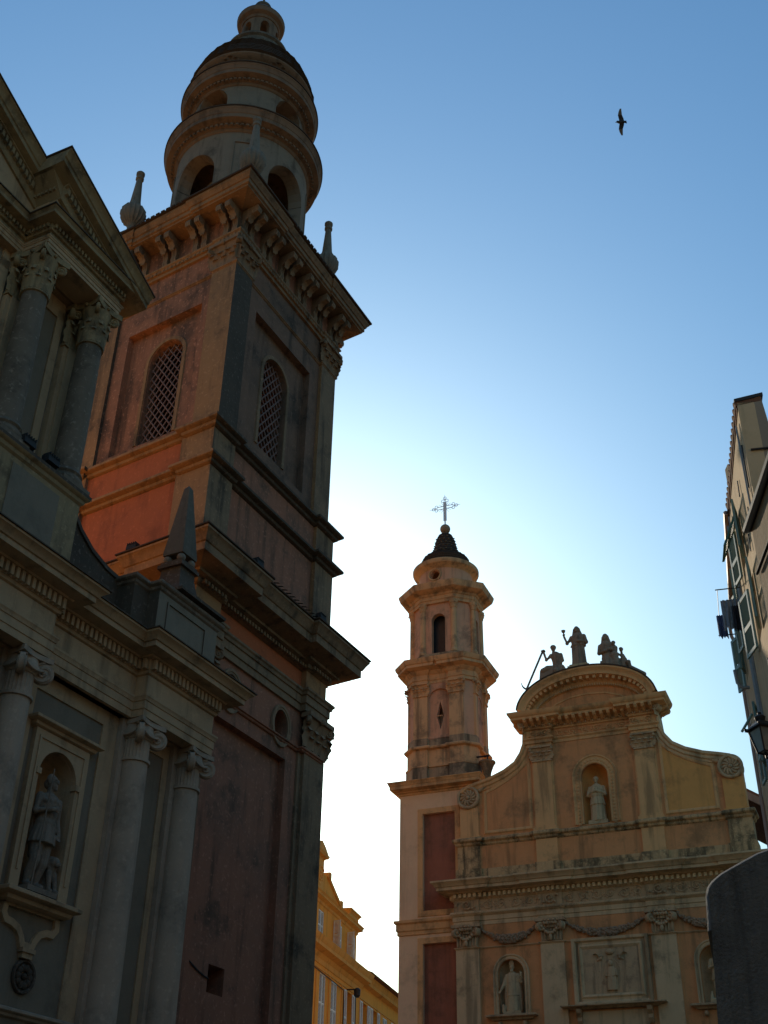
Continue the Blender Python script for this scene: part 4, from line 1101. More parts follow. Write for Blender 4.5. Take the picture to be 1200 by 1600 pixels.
    for i, (x0, x1) in enumerate(xp):
        scroll_leafwork(b, x0, x1, 13.0, 13.42, Y-0.12, 0.44, i)
        if i < 3: scroll_leafwork(b, x1+0.06, xp[i+1][0]-0.06, 13.0, 13.42, Y, 0.44, i+9)
    b.make('carved_frieze', 'chapel_carved', T)
    b = nb(); b.sweep([(0.0,13.4),(0.06,13.44),(0.08,13.48),(0.08,13.6),(0.2,13.62),(0.24,13.66),(0.52,13.69),(0.52,13.8),(0.56,13.81),(0.62,13.9),(0.7,13.96),(0.7,14.02),(0.2,14.08)], e, back=-0.35)
    b.make('main_cornice', 'chapel_stone', T)
    b = nb(); b.blocks(e, 0.06, 0.19, 13.46, 13.6, 0.10, 0.19); b.make('dentils', 'chapel_dentil', T)
    # plaque over the door, and the door hood
    b = nb(); b.sweep([(0,0),(0,0.05),(0.08,0.1),(0.14,0.05),(0.22,0.05),(0.27,0.13),(0.36,0.14),(0.38,0)], rect(7.08,9.05,9.85,11.35), True, face_mp(Y), back=0.0)
    b.box(6.72,6.98,Y-0.05,Y+0.02,9.5,11.62); b.box(9.15,9.4,Y-0.05,Y+0.02,9.5,11.62); b.make('plaque_frame', 'chapel_stone', T)
    b = nb(); b.box(7.08,9.05,Y-0.04,Y+0.02,9.85,11.35); b.make('plaque', 'chapel_carved', T)
    b = nb(); yy = Y-0.05
    robe(b, [(9.95,8.05,yy,0.2,0.08,0.1),(10.3,8.05,yy,0.17,0.08,0.1),(10.6,8.05,yy,0.16,0.08,0.04),(10.72,8.05,yy,0.09,0.06,0)], folds=7)
    b.ball((8.05,yy-0.03,10.82), 0.085, 10, 8, rz=0.11); limb(b, [(7.92,yy,10.62),(7.86,yy-0.04,10.42),(8.0,yy-0.06,10.4)], [0.05,0.04,0.03]); limb(b, [(8.18,yy,10.62),(8.24,yy-0.04,10.42),(8.1,yy-0.06,10.4)], [0.05,0.04,0.03])
    b.tube([(8.05+0.32*cos(a*pi/14),yy+0.02,10.45+0.52*sin(a*pi/14)) for a in range(28)], 0.025, 6, True)
    for i in range(44):
        a = R_.uniform(0, 2*pi); q = R_.uniform(0.36,0.62); b.ball((8.05+q*1.2*cos(a),yy+0.03,10.45+q*sin(a)), R_.uniform(0.03,0.07), 6, 5, ry=0.03)
    for sx in (-1, 1):
        b.ball((8.05+sx*0.3,yy,11.08), 0.06, 8, 6); limb(b, [(8.05+sx*0.33,yy,11.0),(8.05+sx*0.45,yy,10.95)], [0.06,0.03]); leaf(b, (8.05+sx*0.38,yy,10.98), (sx*1.0,-0.2), 0.14, 0.25, 0.2)
    b.ball((8.05,yy,11.2), 0.1, 8, 6, rx=0.16)
    b.make('plaque_relief', 'chapel_carved', T)
    b = nb(); b.sweep(P_(LEDGE,0.4,9.36,9.5), [(6.66,Y+0.05),(6.66,Y-0.03),(9.48,Y-0.03),(9.48,Y+0.05)], back=-0.4); b.make('door_hood', 'chapel_carved', T)
    b = nb()
    for x in (6.78, 9.2): b.prism_yz([(Y+0.02,9.36),(Y-0.34,9.36),(Y-0.3,9.24),(Y-0.14,9.12),(Y-0.16,9.0),(Y-0.05,8.85),(Y+0.02,8.85)], x, x+0.16)
    b.split('hood_bracket', 'chapel_carved', T)
    b = nb(); b.plate(rect(6.95,9.2,0,9.3), [rect(7.35,8.8,0,8.2)], Y-0.08, Y+0.02); b.sweep([(0,0),(0,0.06),(0.1,0.09),(0.2,0.09),(0.22,0)], rect(7.35,8.8,0.0,8.2), True, face_mp(Y-0.08), back=0.0); b.make('door_frame', 'chapel_stone', T)
    b = nb(); b.box(7.35,8.8,Y-0.03,Y+0.05,0,8.2); b.make('door', 'dark_wood', T)
    # ---- attic plinth and ledge
    xq = ((2.56,3.34),(5.66,6.38),(9.62,10.34),(12.68,13.44))
    YA = -0.25
    b = nb(); b.box(2.5,13.5,YA,0.6,13.95,14.55)
    for x0, x1 in xq: b.box(x0-0.12,x1+0.12,YA-0.1,0.4,13.96,14.56)
    b.make('attic_plinth', 'chapel_crust', T)
    b = nb(); b.box(2.54,13.46,YA+0.03,0.55,14.5,15.5); b.make('attic_wall', 'chapel_orange', T)
    for x0, x1 in xq:
        b = nb(); b.box(x0-0.05,x1+0.05,YA-0.06,0.4,14.5,15.5); b.make('attic_pedestal', ['chapel_ochre','chapel_crust'][x0 < 3 or x0 > 12], T)
    def apath(st, x0=2.5, x1=13.5, yb=YA+0.03):
        p = [(x0,0.5),(x0,yb-st)]
        for i, (a, c) in enumerate(xq):
            if i: p += [(a-0.05,yb),(a-0.05,yb-st)]
            p += [(c+0.05,yb-st),(c+0.05,yb)] if i < 3 else [(x1,yb-st),(x1,0.5)]
        return p
    b = nb(); b.sweep(P_(LEDGE,0.16,15.42,15.72), apath(0.1), back=-0.3); b.make('attic_ledge', 'chapel_crust', T)
    # ---- upper storey: gable outline with scrolls
    cvL = [(2.62,17.25),(2.7,17.55),(2.95,17.74),(3.3,17.84),(3.88,17.98),(4.5,18.22),(4.95,18.5),(5.2,18.85),(5.34,19.2),(5.38,19.75)]
    cvR = [(16.0-x, z) for x, z in cvL][::-1]
    top = arc(8.0,20.3,2.62,1.42,pi,0,28)
    outl = [(2.62,15.6)]+cvL+[(5.4,20.3)]+top[1:-1]+[(10.6,20.3)]+cvR+[(13.38,15.6)]
    YU = -0.2
    alu = arch_loop(8.0,15.82,17.62,1.02,18)
    b = nb(); b.plate(outl, [alu], YU, 0.45); b.box(7.2,8.8,0.46,0.9,15.7,18.4); b.make('gable_wall', ['chapel_orange','dark_tile'], T, lambda n, c: 1 if n.z > 0.35 else 0)
    b = nb(); niche_shell(b, 8.0, 15.82, 17.62, 1.04, YU+0.03, 0.62); b.make('upper_niche', 'chapel_yellow', T)
    pth = [(7.49,15.82),(7.49,17.62)]+[(8-0.51*cos(pi*i/16),17.62+0.51*sin(pi*i/16)) for i in range(1,16)]+[(8.51,17.62),(8.51,15.82)]
    b = nb(); b.sweep([(0,0),(0,0.05),(0.04,0.07),(0.08,0.04),(0.26,0.04),(0.29,0.08),(0.34,0.08),(0.35,0)], pth[::-1], False, face_mp(YU), back=0.0)
    for q in range(44):                                    # leaf pattern on the surround
        t = q/43*(1.8*2+pi*0.66)
        if t < 1.8: p = (8-0.66,15.82+t)
        elif t < 1.8+pi*0.66: a = (t-1.8)/0.66; p = (8-0.66*cos(a),17.62+0.66*sin(a))
        else: p = (8.66,17.62-(t-1.8-pi*0.66))
        b.ball((p[0],YU-0.045,p[1]), 0.06, 7, 5, ry=0.025)
    b.make('upper_niche_surround', 'chapel_ochre', T)
    for c0, c1 in (((5.66,6.38)), ((9.62,10.34))):
        b = nb(); b.box(c0-0.06,c1+0.06,YU-0.06,YU+0.05,15.7,18.45); b.box(c0,c1,YU-0.13,YU,15.7,18.45); b.box(c0-0.1,c1+0.1,YU-0.2,YU,15.7,15.84); b.box(c0-0.05,c1+0.05,YU-0.17,YU,15.84,15.92)
        b.make('upper_pilaster', 'chapel_ochre', T)
        b = nb(); pilaster_cap(b, c0, c1, YU-0.13, 18.45, 19.02, k=0.85); b.make('upper_capital', 'chapel_carved', T)
    for sx in (-1, 1):                                     # panels with sloping curved tops
        m = lambda x: 8+sx*(x-8) if sx > 0 else 16-x
        q = [(10.62,15.98),(12.3,15.98),(12.3,17.45),(11.9,17.6),(11.4,17.85),(11.0,18.1),(10.62,18.45)]
        lp = [(x, z) if sx > 0 else (16-x, z) for x, z in q]
        if sx < 0: lp = lp[::-1]
        b = nb(); b.sweep([(0,0),(0,0.03),(0.05,0.055),(0.1,0.055),(0.13,0.02),(0.15,0)], lp, True, face_mp(YU), back=0.0); b.make('side_panel_frame', 'chapel_ochre', T)
        b = nb(); b.prism_xz(lp, YU-0.008, YU+0.05); b.make('side_panel', ['chapel_orange','chapel_yellow'][sx > 0], T)
    for cv, nm in ((cvL, 0), (cvR, 1)):
        b = nb(); cc = cv[1:] if nm == 0 else cv[:-1]
        b.sweep([(-0.34,0),(-0.34,0.05),(-0.28,0.09),(-0.2,0.07),(-0.16,0.13),(-0.02,0.16),(0.05,0.16),(0.05,0.0)], cc[::-1] if False else cc[::-1], False, lambda x, z, e: (x, YU-e, z), back=-0.34) if False else None
        cc2 = cc[::-1]
        b.sweep([(-0.02,-0.5),(0.06,-0.5),(0.06,0.2),(-0.04,0.2),(-0.1,0.14),(-0.18,0.14),(-0.22,0.08),(-0.3,0.06),(-0.32,0.0)], [(x, z) for x, z in cc2], False, lambda x, z, e: (x, YU-e, z), back=-0.32) if False else None
        # outward (upper) side is the left of x-increasing travel, so travel right to left
        path = cc[::-1]
        vs_prof = [(0.05,-0.55),(0.05,0.2),(-0.05,0.2),(-0.1,0.13),(-0.2,0.13),(-0.24,0.07),(-0.32,0.06),(-0.34,0.0)]
        k = len(vs_prof); P = [Vector(p) for p in path]; vs = []
        for i in range(len(P)):
            t = (P[min(i+1, len(P)-1)]-P[max(i-1, 0)]).normalized(); nn = Vector((t.y, -t.x))
            for d, e_ in vs_prof:
                w = P[i]+nn*d; vs.append((w.x, YU-e_, w.y))
        fs = [(i*k+a, (i+1)*k+a, (i+1)*k+(a+1) % k, i*k+(a+1) % k) for i in range(len(P)-1) for a in range(k)]+[tuple(range(k)), tuple((len(P)-1)*k+a for a in reversed(range(k)))]
        b.add(vs, fs); b.make('scroll_moulding', ['chapel_ochre','chapel_stone'][nm], T)
    for cx in (2.99, 13.01):
        b = nb(); cz = 17.33; yv = YU-0.12
        b.cyl((cx,YU+0.3,cz), (cx,yv,cz), 0.44, n=32)
        b.tube([(cx+0.4*cos(a*pi/16),yv-0.02,cz+0.4*sin(a*pi/16)) for a in range(32)], 0.065, 8, True)
        for k in range(12):
            a = 2*pi*k/12; pts = [(cx+q*cos(a+q*2.2),yv-0.03,cz+q*sin(a+q*2.2)) for q in (0.1,0.18,0.26,0.32)]
            b.tube(pts, [0.03,0.05,0.05,0.025], 6)
        b.ball((cx,yv-0.02,cz), 0.09, 10, 8)
        for k in range(5):
            t = k/4; sx = 1 if cx < 8 else -1
            b.ball((cx+sx*(0.45+0.28*t),YU-0.05,cz+0.28+0.12*t), 0.09-0.04*t, 8, 6)
        b.make('scroll_rosette', 'chapel_carved', T)
        b = nb(); b.box(cx-0.36,cx+0.38,YU-0.1,0.4,15.7,16.92); b.box(cx-0.42,cx+0.44,YU-0.14,0.42,15.7,15.8); b.make('end_pier', ['chapel_yellow','chapel_ochre'][cx < 8], T)
    # ---- upper entablature and curved pediment
    uq = [(5.4,0.4),(5.4,YU-0.22),(6.5,YU-0.22),(6.5,YU-0.03),(9.5,YU-0.03),(9.5,YU-0.22),(10.6,YU-0.22),(10.6,0.4)]
    b = nb(); b.sweep([(-0.05,19.02),(-0.05,19.14),(0.0,19.16),(0.0,19.27),(0.06,19.33),(0.06,19.38)], uq, back=-0.3); b.make('upper_architrave', 'chapel_ochre', T)
    b = nb(); b.sweep([(-0.05,19.37),(-0.05,19.72)], uq, back=-0.3)
    scroll_leafwork(b, 6.55, 9.45, 19.38, 19.7, YU-0.01, 0.42, 3, 0.022); scroll_leafwork(b, 5.5, 6.45, 19.38, 19.7, YU-0.2, 0.42, 5, 0.022); scroll_leafwork(b, 9.55, 10.5, 19.38, 19.7, YU-0.2, 0.42, 6, 0.022)
    b.make('upper_frieze', 'chapel_ochre', T)
    b = nb(); b.sweep([(-0.05,19.7),(0.02,19.74),(0.04,19.8),(0.04,19.88),(0.12,19.92),(0.12,19.94),(0.42,20.05),(0.42,20.14),(0.46,20.16),(0.52,20.25),(0.54,20.34),(0.0,20.4)], uq, back=-0.3); b.make('upper_cornice', 'chapel_ochre', T)
    b = nb(); b.blocks(uq, 0.02, 0.09, 19.8, 19.88, 0.05, 0.095); b.make('upper_dentils', 'chapel_stone', T)
    b = nb(); b.blocks(uq, 0.1, 0.4, 19.93, 20.06, 0.12, 0.27, shape=[(0.06,19.86),(0.14,19.82),(0.26,19.88),(0.40,19.92),(0.45,20.0),(0.44,20.09),(0.06,20.06)]); b.make('modillions', 'chapel_ochre', T)
    ap = arc(8.0,20.32,2.5,1.36,0,pi,40)[1:-1]
    def arch_mould(b, path, pr):
        P = [Vector(p) for p in path]; k = len(pr); vs = []
        for i in range(len(P)):
            t = (P[min(i+1, len(P)-1)]-P[max(i-1, 0)]).normalized(); nn = Vector((t.y, -t.x))
            for d, e_ in pr:
                w = P[i]+nn*d; vs.append((w.x, YU-e_, w.y))
        fs = [(i*k+a, (i+1)*k+a, (i+1)*k+(a+1) % k, i*k+(a+1) % k) for i in range(len(P)-1) for a in range(k)]+[tuple(range(k)), tuple((len(P)-1)*k+a for a in reversed(range(k)))]
        b.add(vs, fs)
    b = nb(); arch_mould(b, ap, [(0.24,-0.6),(0.24,0.62),(0.18,0.62),(0.08,0.52),(0.04,0.5),(-0.06,0.5),(-0.06,0.46),(-0.16,0.2),(-0.2,0.16),(-0.3,0.13),(-0.38,0.06),(-0.4,-0.02)])
    b.make('pediment_arch', 'chapel_ochre', T)
    b = nb(); arch_mould(b, ap, [(0.25,-0.62),(0.30,-0.6),(0.30,0.64),(0.245,0.64)]); b.make('pediment_flashing', 'dark_tile', T)
    b = nb()
    P = arc(8.0,20.32,2.5,1.36,0.12,pi-0.12,26)
    for i in range(0, 26):
        p, q = Vector(P[i]), Vector(P[i+1]); c = (p+q)/2; t = (q-p).normalized(); nn = Vector((t.y, -t.x))
        vs = []
        for e_ in (0.1, 0.44):
            for d, w in ((-0.2,-0.055),(-0.2,0.055),(-0.07,0.055),(-0.07,-0.055)):
                z = c+nn*d+t*w; vs.append((z.x, YU-e_, z.y))
        b.add(vs, [(0,1,2,3),(7,6,5,4),(0,4,5,1),(1,5,6,2),(2,6,7,3),(3,7,4,0)])
    b.make('pediment_modillions', 'chapel_ochre', T)
    b = nb(); P = arc(8.0,20.32,2.14,1.02,0.1,pi-0.1,64)
    for i in range(64):
        c = (Vector(P[i])+Vector(P[i+1]))/2; b.box(c.x-0.022,c.x+0.022,YU-0.14,YU-0.02,c.y-0.04,c.y+0.04)
    b.make('pediment_dentils', 'chapel_stone', T)
    b = nb(); b.sweep([(0,0),(0,0.03),(0.06,0.03),(0.06,0)], [(6.3,20.5),(6.7,20.78),(7.3,20.98),(8,21.04),(8.7,20.98),(9.3,20.78),(9.7,20.5)], False, face_mp(YU), back=0.0); b.make('tympanum_moulding', 'chapel_ochre', T)
    for sx in (-1, 1):
        b = nb(); volute(b, (8+sx*2.66,YU-0.3,19.92), (sx,-0.2), 0.2, 0.3); leaf(b, (8+sx*2.6,YU-0.3,19.6), (sx,-0.3), 0.3, 0.5, 0.25); b.make('scroll_corbel', 'chapel_carved', T)
    b = nb(); b.box(5.7,10.3,-0.4,0.4,21.4,21.52) if False else None
    b = nb(); b.prism_xz([(2.5,0),(13.5,0),(13.5,13.8),(12.2,14.0),(10,18.6),(8,20.2),(6,18.6),(3.8,14.0),(2.5,13.8)], 1.42, 16); b.make('nave', 'roof_tile', T)
    return T
CHAPEL = build_chapel()

def build_small_tower():
    cx, cy = 1.68, 1.14
    org = CW(cx, cy, 18.3)
    T = thing('bell_turret', 'slim pink bell turret with octagonal belfry, tiled cap and pale iron cross', 'bell tower', org, PHI_C)
    HX, HY = 1.42, 1.1; z0 = -18.3
    def nb(): return B(lambda x, y, z: (x, y, z+z0))
    def cham(hx, hy, c):                                   # rectangle with chamfered corners, ccw from front left
        return [(-hx+c,-hy),(hx-c,-hy),(hx,-hy+c),(hx,hy-c),(hx-c,hy),(-hx+c,hy),(-hx,hy-c),(-hx,-hy+c)]
    def pil(st, hx=HX, hy=HY, c=0.32, pw=0.62):            # chamfered plan with pilaster breaks on each side
        q = []
        q += [(-hx+c,-hy-st),(-hx+c+pw,-hy-st),(-hx+c+pw,-hy),(hx-c-pw,-hy),(hx-c-pw,-hy-st),(hx-c,-hy-st)]
        q += [(hx+st,-hy+c),(hx+st,-hy+c+0.35),(hx,-hy+c+0.35),(hx,hy-c-0.35),(hx+st,hy-c-0.35),(hx+st,hy-c)]
        q += [(hx-c,hy+st),(-hx+c,hy+st),(-hx-st,hy-c),(-hx-st,hy-c-0.35),(-hx,hy-c-0.35),(-hx,-hy+c+0.35),(-hx-st,-hy+c+0.35),(-hx-st,-hy+c)]
        return q
    b = nb(); b.prism_xy(pil(0.16), 18.33, 18.95); b.make('plinth', 'belltower_grey', T)
    b = nb(); b.prism_xy(pil(0.1), 18.95, 19.72); b.make('pedestal', 'belltower_ochre', T)
    b = nb(); b.sweep([(0,18.9),(0.05,18.92),(0.05,18.98),(0,19.0)], pil(0.12), True); b.sweep([(0,19.66),(0.12,19.7),(0.14,19.76),(0.12,19.8),(0,19.84)], pil(0.1), True); b.make('pedestal_ledge', 'belltower_ochre', T)
    b = nb(); b.prism_xy(pil(0.1), 19.8, 20.15); b.make('shaft_base', 'belltower_grey', T)
    al = arch_loop(0.02,20.25,21.85,0.98,16)
    dia = [(0.03,20.55),(0.19,21.15),(0.03,21.78),(-0.13,21.15)]
    b = nb(); b.plate(rect(-HX+0.32,HX-0.32,20.1,22.7), [al], -HY, -HY+0.1); b.plate(rect(-HX+0.32,HX-0.32,20.1,22.7), [dia], -HY+0.1, -HY+0.3)
    b.prism_xy([(-HX+0.32,-HY+0.6),(HX-0.32,-HY+0.6),(HX-0.02,-HY+0.4),(HX-0.05,HY-0.3),(-HX+0.05,HY-0.3),(-HX+0.02,-HY+0.4)], 20.1, 22.7)
    b.add([(-HX+0.32,-HY,20.1),(-HX,-HY+0.32,20.1),(-HX,-HY+0.32,22.7),(-HX+0.32,-HY,22.7)], [(0,1,2,3)]); b.add([(HX-0.32,-HY,20.1),(HX,-HY+0.32,20.1),(HX,-HY+0.32,22.7),(HX-0.32,-HY,22.7)], [(0,1,2,3)])
    mx = lambda y, z, d: (d, y, z)
    ar = arch_loop(0.05,20.25,21.8,0.7,14)
    b.plate(rect(-HY+0.32,HY-0.32,20.1,22.7), [ar], HX, HX-0.1, mx)
    b.make('shaft_wall', 'belltower_pink', T)
    b = nb(); b.box(-0.1,0.15,-HY+0.09,-HY+0.12,21.13,21.165); b.make('slit_bar', 'belltower_ochre', T)
    b = nb()
    for x0, x1 in ((-HX+0.32,-HX+0.94),(HX-0.94,HX-0.32)): b.box(x0,x1,-HY-0.09,-HY+0.05,20.15,22.05)
    for sx in (-1, 1):
        for y0, y1 in ((-HY+0.32,-HY+0.62),(HY-0.62,HY-0.32)): b.box(sx*HX-0.05 if sx > 0 else -HX-0.09,sx*HX+0.09 if sx > 0 else -HX+0.05,y0,y1,20.15,22.05)
    b.split('pilaster', 'belltower_ochre', T)
    for x0, x1 in ((-HX+0.32,-HX+0.94),(HX-0.94,HX-0.32)):
        b = nb(); pilaster_cap(b, x0, x1, -HY-0.09, 22.05, 22.6, k=0.75); b.make('capital', 'belltower_ochre', T)
    for y0, y1 in ((-HY+0.32,-HY+0.62),(HY-0.62,HY-0.32)):
        b = nb(); pilaster_cap(b, y0, y1, 0, 22.05, 22.6, mp=lambda x, y, z: (HX+0.09-y, x, z), k=0.75); b.make('capital', 'belltower_ochre', T)
        b = nb(); pilaster_cap(b, y0, y1, 0, 22.05, 22.6, mp=lambda x, y, z: (-HX-0.09+y, x, z), k=0.75); b.make('capital', 'belltower_ochre', T)
    b = nb(); b.sweep([(0.02,22.6),(0.02,22.72),(0.06,22.76),(0.02,22.8),(0.02,23.0),(0.1,23.06),(0.16,23.16),(0.4,23.24),(0.4,23.36),(0.44,23.38),(0.5,23.48),(0.52,23.58),(0.1,23.66)], pil(0.1), True, back=-0.4); b.make('main_cornice', 'belltower_ochre', T)
    # octagon
    def octa(k=0.0): 
        a, c_, d, e = 0.72+k*0.41, 1.42+k, 1.08+k, 0.5+k*0.41
        return [(-a,-d),(a,-d),(c_,-e),(c_,e),(a,d),(-a,d),(-c_,e),(-c_,-e)]
    b = nb(); b.prism_xy(octa(0.12), 23.6, 23.95); b.make('octagon_base', 'belltower_grey', T)
    O = octa(-0.02)
    b = nb()
    for i in range(8):
        p, q = Vector(O[i]), Vector(O[(i+1) % 8]); L = (q-p).length; t = (q-p)/L; nn = Vector((t.y, -t.x))
        mp = lambda s, z, d: (p.x+t.x*s-nn.x*d, p.y+t.y*s-nn.y*d, z)
        hole = []
        if i in (0, 4): hole = [arch_loop(L/2,23.98,25.6,0.62,14)]
        elif i in (2, 6): hole = [arch_loop(L/2,23.98,25.6,0.45,14)]
        b.plate(rect(0,L,23.9,26.5), hole, 0.0, 0.25, mp)
    b.prism_xy(octa(-0.4), 26.3, 26.4); b.prism_xy(octa(-0.4), 23.92, 23.96)
    b.make('octagon_wall', 'belltower_pink', T)
    b = nb(); b.prism_xy(octa(-0.42), 23.97, 26.28); b.make('belfry_shade_core', 'window_dark', T)  # dark solid fill: the belfry's inner shade put into its colour
    b = nb()
    for (x, y) in octa(0.0):
        c2 = nb(); d = Vector((x, y)).normalized(); b.lathe([(0.17,23.95),(0.17,24.05),(0.13,24.1),(0.12,26.05)], x-d.x*0.02, y-d.y*0.02, 14)
        c2.lathe([(0.12,26.05),(0.15,26.07),(0.13,26.12),(0.2,26.36),(0.2,26.42)], x-d.x*0.02, y-d.y*0.02, 14)
        for k in range(6): leaf(c2, (x+0.1*cos(k*pi/3), y+0.1*sin(k*pi/3), 26.08), (cos(k*pi/3), sin(k*pi/3)), 0.12, 0.28, 0.09)
        c2.make('shaft_capital', 'belltower_ochre', T)
    b.split('corner_shaft', 'belltower_ochre', T)
    b = nb(); b.sweep([(0.08,26.4),(0.08,26.52),(0.12,26.56),(0.12,26.72),(0.16,26.74),(0.2,26.82),(0.45,26.9),(0.5,26.93),(0.56,27.1),(0.58,27.2),(0.1,27.3)], octa(0.0), True, back=-0.5); b.make('octagon_cornice', 'belltower_ochre', T)
    b = nb(); drum_wall(b, 0, 0, 1.2, 1.0, 27.2, 28.3, [(radians(-95),0.21,27.55,27.78,0.25),(radians(85),0.21,27.55,27.78,0.25)], 64); b.make('drum', 'belltower_pink', T)
    for a in (-95,):
        b = nb(); ca = radians(a); e1 = Vector((-sin(ca), cos(ca), 0)); ctr = Vector((1.2*cos(ca), 1.2*sin(ca), 27.81))
        b.tube([tuple(ctr+e1*(0.29*cos(k*pi/12))+Vector((0, 0, 0.28*sin(k*pi/12)))) for k in range(24)], 0.05, 6, True); b.make('round_window_surround', 'belltower_ochre', T)
    b = nb(); b.lathe([(0.9,27.22),(1.4,27.24),(1.4,27.3),(1.25,27.36),(1.25,27.4),(0.9,27.4)], 0, 0, 48); b.lathe([(1.0,28.1),(1.2,28.12),(1.28,28.2),(1.46,28.3),(1.5,28.38),(1.5,28.48),(1.4,28.55),(1.0,28.7)], 0, 0, 48); b.make('drum_cornice', 'belltower_ochre', T)
    cap = [(1.0,28.6),(1.08,28.82),(1.11,28.98),(1.02,29.14),(0.78,29.29),(0.62,29.46),(0.53,29.72),(0.47,30.0),(0.41,30.25),(0.31,30.47),(0.16,30.6)]
    pr = []
    for i in range(len(cap)-1):
        for k in range(2):
            t = k/2; pr += [(cap[i][0]+(cap[i+1][0]-cap[i][0])*t, cap[i][1]+(cap[i+1][1]-cap[i][1])*t)]
            pr += [(pr[-1][0]+0.02, pr[-1][1]+0.01)]
    b = nb(); b.lathe(pr+[(0.16,30.6),(0.05,30.62)], 0, 0, 48, 24, 0.03); b.make('tiled_cap', 'dark_tile', T)
    b = nb()
    for z, r, n in ((29.3,0.80,14),(29.5,0.62,16),(29.72,0.55,18),(29.92,0.505,16),(30.1,0.465,14),(30.28,0.42,12)):
        for k in range(n):
            a = 2*pi*k/n; b.ball((r*cos(a), r*sin(a), z), 0.045 if z > 29.4 else 0.06, 6, 5, rz=0.025)
    o = b.make('glazed_tiles', 'glazed_tile', T)
    b = nb(); b.lathe([(0.14,30.55),(0.12,30.68)], 0, 0, 16); b.ball((0,0,30.88), 0.24, 20, 14); b.make('ball_finial', 'belltower_grey', T)
    b = nb(); zc = 32.1
    b.box(-0.075,0.075,-0.02,0.02,31.35,zc+0.3); b.tube([(0,0,31.05),(0,0,31.4)], 0.035, 8)
    b.tube([(-0.4,0,zc+0.07),(0.4,0,zc+0.07)], 0.018, 6); b.tube([(-0.4,0,zc-0.07),(0.4,0,zc-0.07)], 0.018, 6)
    for (x, z, dx, dz) in ((-0.45,zc,-1,0),(0.45,zc,1,0),(0,zc+0.4,0,1)):
        for q in range(3):
            ox, oz = [(dx*0.12,dz*0.12),(-dz*0.1-dx*0.03,dx*0.1-dz*0.03),(dz*0.1-dx*0.03,-dx*0.1-dz*0.03)][q]
            b.tube([(x+ox+0.075*cos(k*pi/6),0,z+oz+0.075*sin(k*pi/6)) for k in range(12)], 0.014, 5, True)
        b.tube([(x,0,z),(x+dx*0.32,0,z+dz*0.32)], [0.02,0.006], 5)
    for a in (45,135,225,315):
        for da in (-12,12):
            q = radians(a+da); b.tube([(0.1*cos(q),0,zc+0.1*sin(q)),(0.36*cos(q),0,zc+0.36*sin(q))], [0.014,0.006], 5)
    b.make('iron_cross', 'cross_metal', T)
    return T
TURRET = build_small_tower()
# ------------------------------------------------------------------ the chapel's statues
def at_chapel(name, label, c, y, z, group=None): return thing(name, label, 'statue', CW(c, y, z), PHI_C, group)
def build_cleric():
    T = at_chapel('statue', 'stone cleric in cassock and short surplice, in the big upper chapel niche', 8.0, -0.02, 15.8)
    b = B(); b.box(-0.36,0.36,-0.2,0.3,0,0.14); b.make('plinth', 'chapel_statue', T)
    b = B()
    robe(b, [(0.12,0,0,0.30,0.24,0.07),(0.4,0,0,0.28,0.22,0.07),(0.78,0,0,0.26,0.2,0.05)], folds=11, seed=1)
    robe(b, [(0.74,0,0,0.30,0.235,0.06),(0.95,0,0,0.265,0.21,0.06),(1.1,0,0,0.235,0.19,0.03)], folds=13, seed=2)
    robe(b, [(1.06,0,-0.01,0.27,0.2,0.04),(1.12,0,-0.01,0.3,0.21,0.04),(1.3,0,0,0.29,0.19,0.03),(1.46,0,0,0.24,0.15,0.02),(1.56,0,0,0.12,0.1,0)], folds=9, seed=3)
    for sx in (-1, 1):
        limb(b, [(sx*0.25,0,1.42),(sx*0.32,-0.06,1.14),(sx*0.04,-0.24,1.24)], [0.085,0.085,0.055])
    hand(b, (0.03,-0.26,1.27), (-0.6,0,0.8)); hand(b, (-0.04,-0.26,1.25), (0.6,0,0.8))
    head(b, (0,-0.04,1.72), 1.0, 0.0, hair=True); b.ball((0,0.01,1.82), 0.075, 10, 6, rz=0.05)
    sculpt('figure', b, 'chapel_statue', T, 0.016, 2)
build_cleric()
